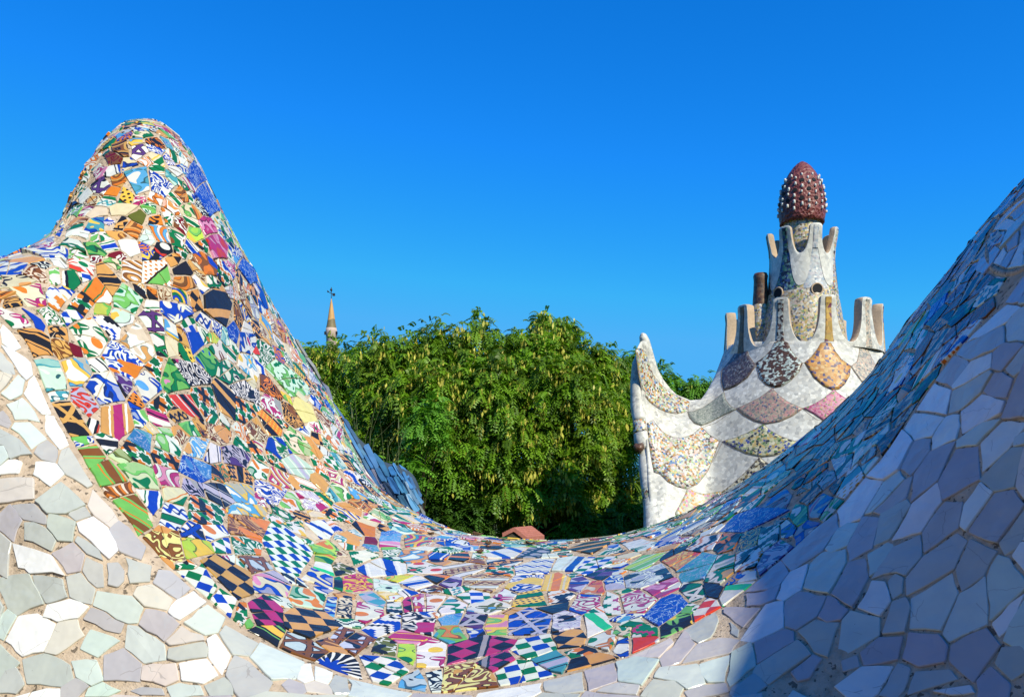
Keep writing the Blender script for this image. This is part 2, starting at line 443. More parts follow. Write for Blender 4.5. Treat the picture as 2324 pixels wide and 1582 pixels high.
MEDAL_SEEDS = [
 (36.109,0.2168,19.253,-3.57,2130.8,'L'),(36.292,0.2593,10.056,106.26,3465.1,'W'),(36.501,0.2681,8.682,108.59,3214.8,'L'),(36.679,0.3017,9.571,93.29,3336.7,'W'),(36.375,0.1814,18.157,-103.41,1151.1,'L'),
 (36.693,0.1722,10.117,-85.39,1830.2,'W'),(36.795,0.2478,9.644,69.69,2788.3,'L'),(36.913,0.2832,10.113,144.92,4791.8,'W'),(37.040,0.1739,9.624,-31.77,1670.0,'L'),(37.152,0.2434,7.018,48.38,2550.9,'L'),
 (37.451,0.2390,6.345,28.10,1981.9,'W'),(37.300,0.2857,6.638,40.00,2654.9,'L'),(37.087,0.3139,9.918,62.01,4309.2,'M'),(37.771,0.2473,6.961,10.23,1669.2,'L'),(37.643,0.2849,7.091,16.53,2189.6,'W'),
 (38.028,0.2394,16.972,-59.17,1409.6,'L'),
]
COLOUR_SEEDS = [
 (9.459,0.6717,13.862,-60.70,9679.9,'str','lg br o'),(10.127,0.6862,4.701,-2.07,5307.9,'str','lg br o'),(10.394,0.6926,6.247,145.41,11167.9,'rng','o br cr'),(11.182,0.7012,1.704,13.75,4485.5,'str','lg br o'),(10.961,0.6620,1.663,41.88,4502.7,'blb','pg lg g'),
 (10.351,0.6621,5.460,50.22,12264.4,'blb','pg ol br'),(11.680,0.6938,13.621,123.88,25324.0,'sol','cr cr cr'),(7.441,0.5489,6.401,-116.89,2622.1,'blb','mt tq w'),(8.585,0.5795,7.011,-103.46,4087.3,'blb','y lb w'),(8.237,0.6005,21.511,-638.59,25639.6,'wav','w tq k'),
 (8.745,0.6329,8.151,-116.90,3987.0,'lat','k oc lv'),(8.983,0.6171,10.692,-154.11,5684.0,'swl','lv r k'),(9.317,0.6417,22.970,-47.73,18249.2,'tri','r g w'),(9.410,0.6011,4.380,-12.91,2518.2,'blb','w b b'),(9.852,0.6312,4.045,22.71,3094.1,'str','oc m w'),
 (9.130,0.6590,12.533,-74.32,31950.8,'swl','w b lg'),(9.751,0.6550,10.130,-9.65,9509.0,'wav','w g k'),(9.862,0.5881,9.306,-21.59,6216.2,'swl','lv pu k'),(10.612,0.5737,4.692,63.20,3307.9,'flo','w b lb'),(10.329,0.5972,12.600,-27.05,7470.6,'dot','o k b'),
 (10.549,0.6117,9.441,142.25,8316.5,'blb','w b lg'),(11.274,0.5901,6.964,222.85,12037.8,'str','m w k'),(11.205,0.5723,6.139,109.58,4772.0,'geo','w g o'),(11.993,0.5589,12.589,269.91,8807.8,'wav','oc k k'),(10.781,0.6329,5.541,84.83,4947.8,'mrb','tq b b'),
 (10.772,0.6491,2.321,36.73,5422.1,'geo','w g o'),(11.875,0.6207,4.745,128.30,7120.4,'geo','w g o'),(12.097,0.6357,3.273,84.07,6612.9,'rng','p m w'),(11.863,0.6012,3.343,47.46,2991.9,'blb','w lg g'),(12.328,0.5793,5.439,101.28,4854.0,'swl','cr br oc'),
 (12.628,0.5570,6.437,149.09,8373.8,'blb','g lg w'),(13.020,0.5672,4.216,79.63,3423.3,'swl','w lb oc'),(13.764,0.5160,7.245,99.81,3761.1,'swl','cr br oc'),(13.594,0.5541,9.362,112.64,3673.7,'str','w b k'),(13.216,0.5917,3.986,75.82,3586.2,'mrb','b lb lb'),
 (14.122,0.5643,8.110,159.92,5679.1,'swl','o g k'),(14.748,0.5396,5.994,59.37,3284.6,'wav','oc k k'),(14.465,0.5201,5.783,92.93,3579.5,'swl','lv k pu'),(13.327,0.6144,7.645,232.79,11052.3,'swl','lv k gr'),(14.242,0.5889,2.962,61.90,3462.9,'str','k lv gr'),
 (14.892,0.5599,3.543,53.03,2541.3,'blb','lb y w'),(12.608,0.6465,5.097,119.58,7114.8,'str','cr g o'),(11.655,0.6751,4.089,73.35,6418.2,'str','w b g'),(12.720,0.6667,4.048,74.02,3903.2,'wav','w b g'),(13.958,0.6266,3.028,70.53,3038.4,'geo','w g o'),
 (15.281,0.5752,8.791,200.35,6185.6,'blb','lb y w'),(15.538,0.5909,3.855,90.55,3171.7,'swl','oc br o'),(14.372,0.6399,5.667,106.61,5081.5,'flo','w b o'),(13.662,0.6612,4.892,100.34,6665.6,'lat','w b k'),(12.632,0.7061,1.969,35.49,2759.0,'swl','ys br oc'),
 (13.888,0.6775,5.092,144.42,7086.5,'blb','y yg lg'),(14.851,0.6449,8.247,104.44,5540.1,'ck3','w b g'),(15.723,0.6147,5.780,110.51,3908.1,'swl','w g o'),(17.106,0.5631,1.647,16.75,689.2,'ck3','w b g'),(6.559,0.4733,8.782,-139.41,2441.4,'str','oc k k'),
 (7.847,0.5315,14.607,-265.73,5760.8,'swl','oc br k'),(8.456,0.5504,22.496,-407.29,13204.9,'sol','dr dr dr'),(8.784,0.5398,5.014,-50.40,2025.7,'flo','w g o'),(9.739,0.5624,3.349,-14.54,2748.0,'swl','w b o'),(10.064,0.5300,3.586,20.88,2040.4,'blb','oc w g'),
 (9.158,0.5774,17.043,-157.27,11433.2,'str','w g k'),(10.607,0.5115,5.487,43.33,3781.1,'lat','w g k'),(10.875,0.5403,6.064,65.79,4979.2,'geo','w g o'),(11.520,0.5307,2.772,41.18,2852.2,'blb','lg g p'),(12.131,0.4923,3.484,66.33,2573.2,'swl','w k m'),
 (12.207,0.5347,4.393,108.84,4850.3,'str','r k w'),(12.956,0.4964,3.830,57.15,2104.1,'geo','w g o'),(13.626,0.4618,3.850,30.15,1632.1,'str','k oc k'),(14.255,0.4428,5.438,78.20,2538.3,'geo','w g o'),(14.209,0.4094,5.091,72.81,2147.7,'swl','w k pu'),
 (12.619,0.4457,4.746,65.31,2638.7,'blb','lg g b'),(12.144,0.4469,7.622,41.32,3104.6,'sol','b b b'),(11.888,0.4812,6.820,42.93,5064.1,'dot','y k g'),(13.559,0.4132,6.311,70.95,1834.3,'lat','w g k'),(12.951,0.4107,14.267,175.88,4015.1,'flo','w br g'),
 (14.096,0.3595,7.933,67.56,1581.9,'flo','w lb y'),(14.994,0.3344,8.305,63.76,1969.1,'swl','o k br'),(15.400,0.2592,6.795,40.78,485.7,'blb','mt lg g'),(15.256,0.3626,6.452,52.40,1885.4,'swl','w m gr'),(15.324,0.4048,5.284,52.26,1717.8,'dot','o y k'),
 (15.000,0.4347,9.027,70.72,1720.3,'swl','cr br oc'),(15.931,0.3257,6.708,24.48,1390.2,'swl','oc k br'),(15.811,0.4176,7.849,73.76,1915.3,'swl','w g b'),(16.257,0.3685,5.549,45.59,1288.2,'blb','cr lg g'),(16.176,0.2817,11.360,67.68,1152.1,'sol','ys ys ys'),
 (14.496,0.2809,13.894,74.89,1009.8,'swl','w g r'),(13.906,0.3188,18.271,117.98,1565.6,'blb','w b m'),(15.435,0.4964,9.151,155.32,5216.1,'blb','w g o'),(16.070,0.4751,8.843,123.50,3671.9,'rng','oc m w'),(16.536,0.4128,6.837,73.72,2388.5,'str','mt lv w'),
 (16.038,0.5033,7.055,109.23,2928.3,'swl','w b o'),(16.654,0.4834,10.512,143.79,3637.0,'blb','w lg o'),(17.249,0.4416,12.082,154.28,2688.8,'swl','w lv m'),(14.447,0.7072,1.652,17.58,2725.7,'ck3','w b g'),(15.456,0.7078,2.318,17.42,3036.1,'ck3','w b g'),
 (15.375,0.6764,1.150,14.10,2078.8,'chk','oc k k'),(13.768,0.7030,12.330,462.62,25406.0,'geo','w g o'),(16.152,0.6279,6.728,147.88,6007.8,'lat','pb br k'),(16.144,0.7042,11.494,25.00,2879.0,'geo','w g o'),(17.030,0.6753,2.619,14.43,1495.6,'tri','m k gr'),
 (16.926,0.6391,5.109,109.76,3939.4,'blb','cr b p'),(16.916,0.6214,10.499,269.77,9847.1,'str','lv p k'),(16.500,0.7165,16.754,207.15,24203.4,'sol','lg lg lg'),(17.454,0.6976,3.346,39.95,2748.3,'str','k y lg'),(18.416,0.5464,8.055,119.01,3160.9,'blb','cr b w'),
 (17.977,0.4573,17.993,188.62,2893.1,'str','w b w'),(17.003,0.5259,21.108,336.76,6636.4,'flo','w g y'),(18.332,0.4794,20.606,233.01,3558.7,'blb','yg lg o'),(18.486,0.4947,30.550,367.91,5912.1,'blb','yg g o'),(18.503,0.5195,15.313,170.87,4142.4,'str','w em w'),
 (19.034,0.4824,15.705,126.92,2659.6,'geo','w ol ol'),(19.331,0.4249,14.340,99.98,1009.9,'stp','w g w'),(19.839,0.4240,5.531,52.07,1170.1,'str','w b w'),(19.460,0.4922,8.039,71.20,2095.8,'swl','y m lg'),(19.037,0.5178,41.774,86.09,3774.2,'str','k g k'),
 (18.625,0.5611,34.001,487.49,10152.4,'blb','w b w'),(18.896,0.3949,13.624,108.50,1502.0,'swl','w tq oc'),(19.852,0.3075,18.040,68.16,1098.1,'mrb','lb b b'),(19.443,0.3581,29.741,109.57,2799.3,'sol','dr dr dr'),(19.534,0.3782,26.154,124.21,4097.7,'mrb','tq b b'),
 (19.895,0.3302,32.539,209.36,2754.7,'str','p m w'),(20.477,0.2532,16.275,72.49,647.3,'rng','y tq m'),(19.292,0.3318,24.348,173.64,2361.3,'str','o k o'),(19.948,0.3568,24.954,101.98,1798.5,'swl','w g lg'),(20.489,0.3343,17.205,98.50,1483.9,'blb','lb oc w'),
 (21.001,0.2954,26.621,179.08,2792.2,'str','b o w'),(21.492,0.2732,23.462,94.73,2262.3,'str','k o k'),(22.517,0.2198,5.869,22.65,520.7,'str','w b w'),(22.518,0.2678,5.771,14.94,1071.9,'wav','k oc w'),(22.947,0.2136,10.281,36.26,622.3,'lat','gr k lv'),
 (20.830,0.3676,11.279,96.38,1713.8,'flo','w g r'),(21.654,0.3283,5.210,32.96,1284.9,'wav','ta br w'),(22.428,0.3173,8.996,28.70,1117.2,'geo','w g o'),(23.123,0.2871,5.180,11.99,587.0,'wav','w b w'),(23.905,0.2719,10.515,31.49,560.4,'str','w b w'),
 (24.478,0.2911,9.277,21.21,546.5,'ck3','w b g'),(24.629,0.3389,10.317,24.17,1208.3,'chk','k pu k'),(24.271,0.1617,5.501,5.48,227.5,'str','k oc k'),(20.130,0.4698,9.355,7.57,2099.8,'flo','w mt k'),(20.725,0.4243,11.689,61.60,1887.9,'str','w b lb'),
 (21.136,0.3872,13.641,64.23,2514.1,'str','k o k'),(21.443,0.3925,16.406,37.01,1863.7,'lat','lv pu k'),(22.228,0.3747,5.019,16.78,701.2,'wav','ta br w'),(22.994,0.3733,5.918,18.13,666.9,'swl','w b y'),(23.698,0.3720,9.990,0.32,424.9,'str','y o cr'),
 (24.122,0.3763,10.830,5.36,989.4,'tri','pu lv b'),(24.492,0.3994,15.988,7.11,896.3,'blb','o r cr'),(24.978,0.3867,14.707,-17.18,756.3,'swl','w b lv'),(18.297,0.5956,5.274,71.19,2035.0,'blb','mt g o'),(19.043,0.5722,30.986,-6.23,1494.5,'wav','b w lb'),
 (19.419,0.5607,11.502,23.85,1970.7,'swl','k cr k'),(19.910,0.5190,14.475,8.73,1847.2,'chk','lv tq p'),(19.898,0.5512,7.830,9.26,1338.0,'flo','w m o'),(20.451,0.5169,27.346,17.07,2445.9,'stp','w k g'),(20.678,0.4987,77.116,-75.25,1645.1,'chk','m k m'),
 (20.241,0.4870,13.142,66.01,3419.3,'blb','w y m'),(21.089,0.4734,7.222,14.52,1081.6,'flo','w m o'),(21.573,0.4740,10.254,29.95,1096.9,'blb','w tq g'),(22.011,0.4304,8.571,7.10,1150.8,'ck3','w b g'),(22.337,0.4624,6.829,20.29,1268.4,'flo','w ol lb'),
 (22.626,0.4171,14.255,32.74,1446.8,'flo','w m k'),(23.235,0.4307,6.331,11.70,1084.2,'dot','y k g'),(23.731,0.4197,8.662,11.92,994.2,'stp','w k o'),(23.700,0.4622,8.674,59.16,2978.0,'sol','k k k'),(24.327,0.4521,8.712,8.90,821.0,'swl','w m b'),
 (24.944,0.4670,27.252,-40.15,455.2,'stp','w g m'),(18.649,0.6305,1.916,30.57,1349.4,'chk','oc k k'),(18.540,0.6815,2.811,45.93,2576.8,'lat','pb br k'),(19.772,0.6206,3.309,7.32,1501.7,'lat','pb br k'),(20.321,0.5700,12.196,100.09,1412.5,'stp','w b k'),
 (21.006,0.5429,5.267,-7.45,1485.3,'swl','k w m'),(21.635,0.5103,23.443,75.38,2011.5,'mrb','lb b b'),(22.124,0.5082,13.426,-1.58,1617.3,'lat','pu lv k'),(22.593,0.5176,13.671,-19.89,905.8,'blb','y lg p'),(23.250,0.5106,4.923,11.47,529.7,'lat','b lv k'),
 (23.954,0.5073,7.197,-4.07,937.0,'swl','w lv k'),(21.681,0.5531,9.028,-6.57,2381.9,'blb','lg o tq'),(22.178,0.5431,26.556,4.69,4515.6,'wav','b w k'),(20.895,0.5783,8.114,47.54,3425.6,'str','m p y'),(20.461,0.6206,11.580,2.90,1773.5,'geo','w ol ol'),
 (20.960,0.6179,17.525,-21.55,1417.1,'flo','yg lg g'),(21.406,0.6125,10.400,-18.16,697.8,'flo','w m y'),(22.366,0.5869,3.945,35.51,952.1,'tri','m k gr'),(22.672,0.6164,8.571,25.54,1276.8,'tri','m k gr'),(23.382,0.5793,6.302,12.45,1017.2,'ck3','w b g'),
 (24.116,0.5569,9.663,-14.24,1008.1,'chk','oc k k'),(24.590,0.5221,13.309,-21.14,678.7,'str','w em w'),(24.806,0.5715,8.677,-7.96,935.7,'flo','w o g'),(23.718,0.6188,6.797,-10.03,1240.2,'str','tq lv k'),(24.562,0.6234,5.301,34.66,1801.8,'chk','oc k k'),
 (25.125,0.5883,21.691,-39.24,1804.1,'lat','w b lv'),(19.680,0.6813,3.890,19.69,2383.8,'ray','w k b'),(20.636,0.6606,3.180,-13.69,1069.0,'ck3','w b g'),(21.222,0.6758,7.375,21.60,2495.6,'blb','pb lb k'),(21.605,0.6640,22.514,-54.47,1597.4,'swl','w k w'),
 (22.260,0.6624,4.310,-7.99,755.0,'swl','ys br oc'),(23.282,0.6448,3.204,7.17,1014.9,'ck3','w b g'),(25.568,0.3254,6.839,23.13,548.5,'str','lg yg w'),(25.650,0.3897,3.013,-10.56,523.3,'swl','w lv k'),(26.512,0.3650,5.767,-8.16,783.0,'swl','o y r'),
 (26.835,0.4073,4.512,-0.29,443.6,'mrb','tq b b'),(27.376,0.4421,5.972,-7.22,502.6,'blb','g w oc'),(25.939,0.4419,5.441,8.03,1270.1,'blb','m p w'),(25.457,0.4665,6.139,-5.73,625.3,'swl','w m oc'),(26.115,0.5167,5.471,15.63,574.9,'mrb','b lb b'),
 (26.741,0.4887,18.215,-83.25,1093.2,'lat','g w k'),(27.129,0.5006,21.502,-62.62,1658.7,'sol','k k k'),(26.970,0.5415,12.233,3.02,726.5,'tri','r w b'),(27.616,0.5254,8.410,15.71,1335.7,'str','w em w'),(26.282,0.5606,8.741,3.90,775.8,'flo','k lg y'),
 (25.684,0.5614,10.428,-56.90,2203.3,'stp','g w m'),(25.657,0.5898,11.439,16.96,2199.9,'swl','w lv r'),(27.897,0.4463,7.233,16.96,950.1,'stp','w k o'),(27.752,0.4891,7.733,-58.05,3225.3,'swl','oc b w'),(28.056,0.3902,9.265,28.48,704.9,'swl','k y k'),
 (27.570,0.3620,8.061,10.94,686.6,'flo','k o g'),(27.005,0.3332,5.728,-18.87,1023.0,'stp','w k o'),(28.551,0.4076,11.172,-14.32,594.4,'stp','w k g'),(28.979,0.4212,17.077,-9.43,1115.0,'lat','w b k'),(28.218,0.3329,2.244,-20.44,694.6,'mrb','b lb b'),
 (29.337,0.4026,15.039,-16.86,1210.8,'blb','g lg w'),(28.891,0.3175,4.648,-15.08,648.9,'blb','gr dr b'),(29.374,0.4588,10.800,32.18,1601.0,'blb','gr b w'),(29.796,0.4057,11.056,3.68,1196.4,'blb','gr b m'),(28.676,0.4705,7.201,35.37,983.4,'swl','lv pu g'),
 (30.844,0.4043,6.898,-9.26,645.8,'dot','w oc tq'),(30.609,0.3385,9.450,-18.00,872.5,'swl','w lv k'),(30.812,0.3022,7.787,-2.44,1483.7,'lat','w g k'),(31.208,0.4082,20.086,-69.63,2138.9,'blb','mt tq w'),(4.597,0.1568,10.957,-71.53,941.1,'blb','b w b'),
 (9.241,0.2914,11.329,-14.16,1202.6,'blb','lb tq w'),(9.734,0.2721,9.491,63.17,2127.2,'swl','w b w'),(9.081,0.2099,19.607,-33.01,1922.2,'lat','w pu g'),(8.271,0.2730,28.299,-267.50,3786.2,'lat','w pu k'),(9.040,0.3209,27.792,-42.95,2221.6,'dot','y k g'),
 (10.818,0.1275,13.544,33.24,474.3,'mrb','b lb b'),(11.380,0.1306,6.268,15.90,328.5,'mrb','b lb b'),(9.348,0.4117,13.555,-22.56,3846.0,'sol','w w w'),(8.859,0.4131,14.321,-207.45,12005.1,'str','w b g'),(8.926,0.4603,13.688,-150.20,2897.0,'str','oc k k'),
 (9.458,0.4472,10.851,19.88,3097.8,'rng','w oc br'),(8.021,0.4179,20.987,-385.67,7407.6,'flo','r w g'),(6.240,0.2573,48.541,-421.03,3704.7,'rng','w b w'),(8.707,0.4761,8.276,-72.24,2249.6,'str','o w g'),(9.587,0.4838,6.769,19.20,2471.9,'blb','mt lg g'),
 (10.390,0.4961,5.021,27.89,2805.5,'lat','w pu g'),(10.878,0.4508,9.145,130.61,4067.2,'flo','b w w'),(11.155,0.3915,12.717,143.72,3033.7,'rng','oc br o'),(10.589,0.3380,12.894,62.03,2411.1,'flo','g w br'),(11.643,0.2058,20.098,107.89,1594.0,'blb','p m lg'),
 (12.146,0.2120,14.738,73.55,843.8,'blb','m p r'),(11.128,0.2873,28.787,250.03,3826.3,'blb','yg lg y'),(5.703,0.3310,11.529,-105.34,1187.0,'flo','cr m o'),(4.778,0.2903,23.734,-273.48,4227.0,'swl','oc k br'),(6.577,0.3897,16.131,-205.12,2793.2,'stp','w o b'),
 (8.423,0.4901,10.004,-111.22,3379.7,'geo','w g o'),(5.912,0.3933,38.415,-461.89,5682.9,'sol','b b b'),(9.194,0.5276,10.540,-146.71,5833.8,'stp','w k b'),(8.970,0.5071,16.867,-183.24,9152.0,'blb','y lg yg'),(9.493,0.5138,9.336,18.30,6503.5,'blb','mt w y'),
 (10.998,0.3774,14.998,166.37,3526.1,'sol','k k k'),(12.621,0.3323,7.997,57.86,1089.9,'str','k oc k'),(11.840,0.3027,11.810,90.98,2070.1,'blb','br o b'),(13.306,0.1119,15.498,33.42,324.1,'mrb','b lb b'),(9.459,0.1597,28.748,48.57,1823.8,'swl','o k k'),
 (8.735,0.1947,26.015,-137.12,1625.0,'rng','oc br k'),(8.518,0.2140,34.994,-287.20,3169.2,'swl','dr br oc'),(8.889,0.2436,28.458,-96.73,3393.9,'blb','cr b b'),(8.676,0.3045,25.642,-312.40,9042.5,'sol','o o o'),(9.394,0.3577,27.990,32.98,4655.1,'sol','ol ol ol'),
 (9.880,0.3453,27.466,136.73,4986.7,'swl','o k k'),(9.022,0.3762,19.589,-60.53,7846.8,'wav','oc k k'),(8.260,0.3556,23.030,-369.50,8123.3,'blb','tq b y'),(9.349,0.3847,18.508,-65.34,4300.6,'rng','oc br o'),(9.724,0.3850,26.614,236.22,5557.7,'blb','w mt w'),
 (10.043,0.3647,10.469,78.82,4739.2,'rng','w lb o'),(10.630,0.3141,20.076,200.89,4381.5,'swl','dr w br'),(10.271,0.3822,19.034,195.43,5763.1,'flo','k r w'),(8.541,0.4272,33.839,-391.11,10079.4,'swl','w dr dr'),(9.132,0.4293,19.907,-89.32,13696.8,'swl','w dr dr'),
 (8.382,0.4065,25.348,-459.22,11503.8,'blb','lg g y'),(9.955,0.4112,22.064,367.38,11911.5,'swl','b y k'),(10.223,0.4258,7.648,65.14,2159.0,'dot','w o lg'),(7.689,0.4232,16.621,-230.86,3715.8,'str','k g w'),(4.904,0.2325,15.463,-171.58,2575.2,'flo','cr k oc'),
 (5.529,0.2574,29.829,-274.52,2767.2,'swl','cr br p'),(6.302,0.3257,25.742,-263.33,2863.0,'blb','w lg lg'),(9.794,0.4691,8.000,72.26,11022.0,'swl','w oc k'),(11.064,0.4171,22.352,227.36,4147.6,'rng','y b g'),(10.113,0.4627,17.779,218.18,10630.3,'swl','oc o k'),
]
SEAM_LINE = [(0.255,0.2114),(0.557,0.2108),(0.858,0.2102),(1.160,0.2096),(1.462,0.2092),(1.766,0.2097),(2.072,0.2123),(2.379,0.2158),(2.686,0.2195),(2.994,0.2248),(3.312,0.2366),(3.637,0.2519),(3.964,0.2717),(4.293,0.3011),(4.645,0.3317),(4.969,0.3680),(5.326,0.4039),(5.803,0.4458),(6.336,0.4926),(6.974,0.5381),(7.493,0.5726),(7.888,0.5991),(8.231,0.6209),(8.512,0.6389),(8.752,0.6542),(8.978,0.6674),(9.199,0.6790),(9.419,0.6894),(9.649,0.6985),(9.926,0.7054),(10.233,0.7112),(10.584,0.7159),(11.002,0.7187),(11.486,0.7195),(11.981,0.7201),(12.474,0.7208),(12.966,0.7213),(13.466,0.7208),(13.960,0.7204),(14.450,0.7200),(14.923,0.7204),(15.384,0.7213),(15.847,0.7219),(16.319,0.7208),(16.778,0.7201),(17.273,0.7155),(17.810,0.7082),(18.307,0.7011),(18.738,0.6950),(19.111,0.6918),(19.440,0.6918),(19.740,0.6940),(20.026,0.6966),(20.304,0.6973),(20.579,0.6983),(20.851,0.6987),(21.120,0.6992),(21.385,0.7007),(21.644,0.7000),(21.900,0.6996),(22.153,0.6987),(22.393,0.6927),(22.634,0.6870),(22.876,0.6816),(23.117,0.6754),(23.361,0.6690),(23.609,0.6628),(23.860,0.6564),(24.113,0.6490),(24.371,0.6419),(24.631,0.6351),(24.895,0.6292),(25.162,0.6243),(25.418,0.6166),(25.670,0.6075),(25.924,0.5992),(26.173,0.5895),(26.424,0.5797),(26.680,0.5708),(26.941,0.5626),(27.206,0.5551),(27.465,0.5461),(27.717,0.5352),(27.970,0.5243),(28.220,0.5124),(28.476,0.5013),(28.737,0.4909),(29.005,0.4816),(29.272,0.4719),(29.547,0.4636),(29.836,0.4577),(30.127,0.4521),(30.390,0.4408),(30.652,0.4293),(30.929,0.4203),(31.212,0.4124),(31.495,0.4042),(31.785,0.3973),(32.086,0.3921),(32.374,0.3851),(32.669,0.3789),(32.969,0.3738),(33.275,0.3696),(33.580,0.3655),(33.879,0.3606),(34.176,0.3555),(34.472,0.3503),(34.769,0.3455),(35.087,0.3445),(35.434,0.3487),(35.783,0.3528),(36.098,0.3515),(36.381,0.3451),(36.661,0.3384),(36.942,0.3318),(37.227,0.3257),(37.512,0.3197),(37.798,0.3140),(38.086,0.3084),(38.385,0.3048),(38.701,0.3042),(39.015,0.3034),(39.326,0.3020),(39.630,0.2996),(39.931,0.2965),(40.237,0.2948),(40.551,0.2951),(40.866,0.2952),(41.179,0.2952),(41.487,0.2942),(41.790,0.2920),(42.091,0.2894),(42.391,0.2868),(42.692,0.2842),(42.993,0.2817),(43.293,0.2791),(43.594,0.2765),(43.893,0.2733),(44.190,0.2691),(44.484,0.2642)]
RING_LINE = [(38.084,0.2345),(38.142,0.2505),(38.166,0.2654),(38.158,0.2790),(38.117,0.2912),(38.044,0.3018),(37.943,0.3107),(37.815,0.3179),(37.666,0.3232),(37.500,0.3266),(37.321,0.3281),(37.136,0.3275),(36.949,0.3247),(36.765,0.3196),(36.589,0.3120),(36.427,0.3021),(36.283,0.2898),(36.163,0.2753),(36.069,0.2589),(36.007,0.2409),(35.978,0.2218),(35.984,0.2020),(36.024,0.1823),(36.098,0.1636),(36.201,0.1466),(36.332,0.1321),(36.485,0.1215),(36.656,0.1167),(36.838,0.1169),(37.027,0.1230),(37.217,0.1340),(37.403,0.1480),(37.579,0.1645),(37.740,0.1820),(37.881,0.1999),(37.997,0.2176)]
LEAF_SPOTS = [(21.745,0.0585),(22.038,0.1604),(21.897,0.2305),(22.966,0.1244),(20.717,0.1937)]

# ------------------------------------------------------------------ glazed tile and mortar materials
PAL = dict(w=(.74,.74,.68), cr=(.70,.61,.42), k=(.018,.018,.022), b=(.012,.055,.42), lb=(.10,.34,.62), pb=(.50,.58,.64),
           tq=(.07,.32,.40), g=(.010,.17,.055), lg=(.16,.46,.10), em=(.03,.50,.20), yg=(.45,.66,.06), pg=(.58,.66,.40),
           mt=(.52,.70,.58), y=(.80,.52,.07), ys=(.68,.64,.24), o=(.66,.20,.02), oc=(.64,.33,.09), ta=(.52,.40,.22),
           br=(.20,.075,.018), dr=(.17,.012,.016), ol=(.12,.14,.02), r=(.58,.05,.025), m=(.42,.03,.15), p=(.66,.26,.42),
           pu=(.10,.04,.18), lv=(.46,.43,.54), gr=(.33,.31,.33))

def glaze_finish(b, col, uvv, rough=0.16):
    n = b.noise(uvv, 0.9, 3.0)
    col = b.mul(col, b.ramp(n, [(0.3, (.86,.86,.86)), (0.75, (1, 1, 1))]))
    n2 = b.noise(uvv, 9.0, 2.0)
    grime = b.ramp(n2, [(0.60, (1, 1, 1)), (0.78, (.70,.66,.60))])
    col = b.mul(col, grime, 0.55)
    b.bump(b.noise(uvv, 0.55, 2.0), 0.10, 0.02)
    return b.done(col, (n * 0.14) + (rough - 0.02), 0.20)

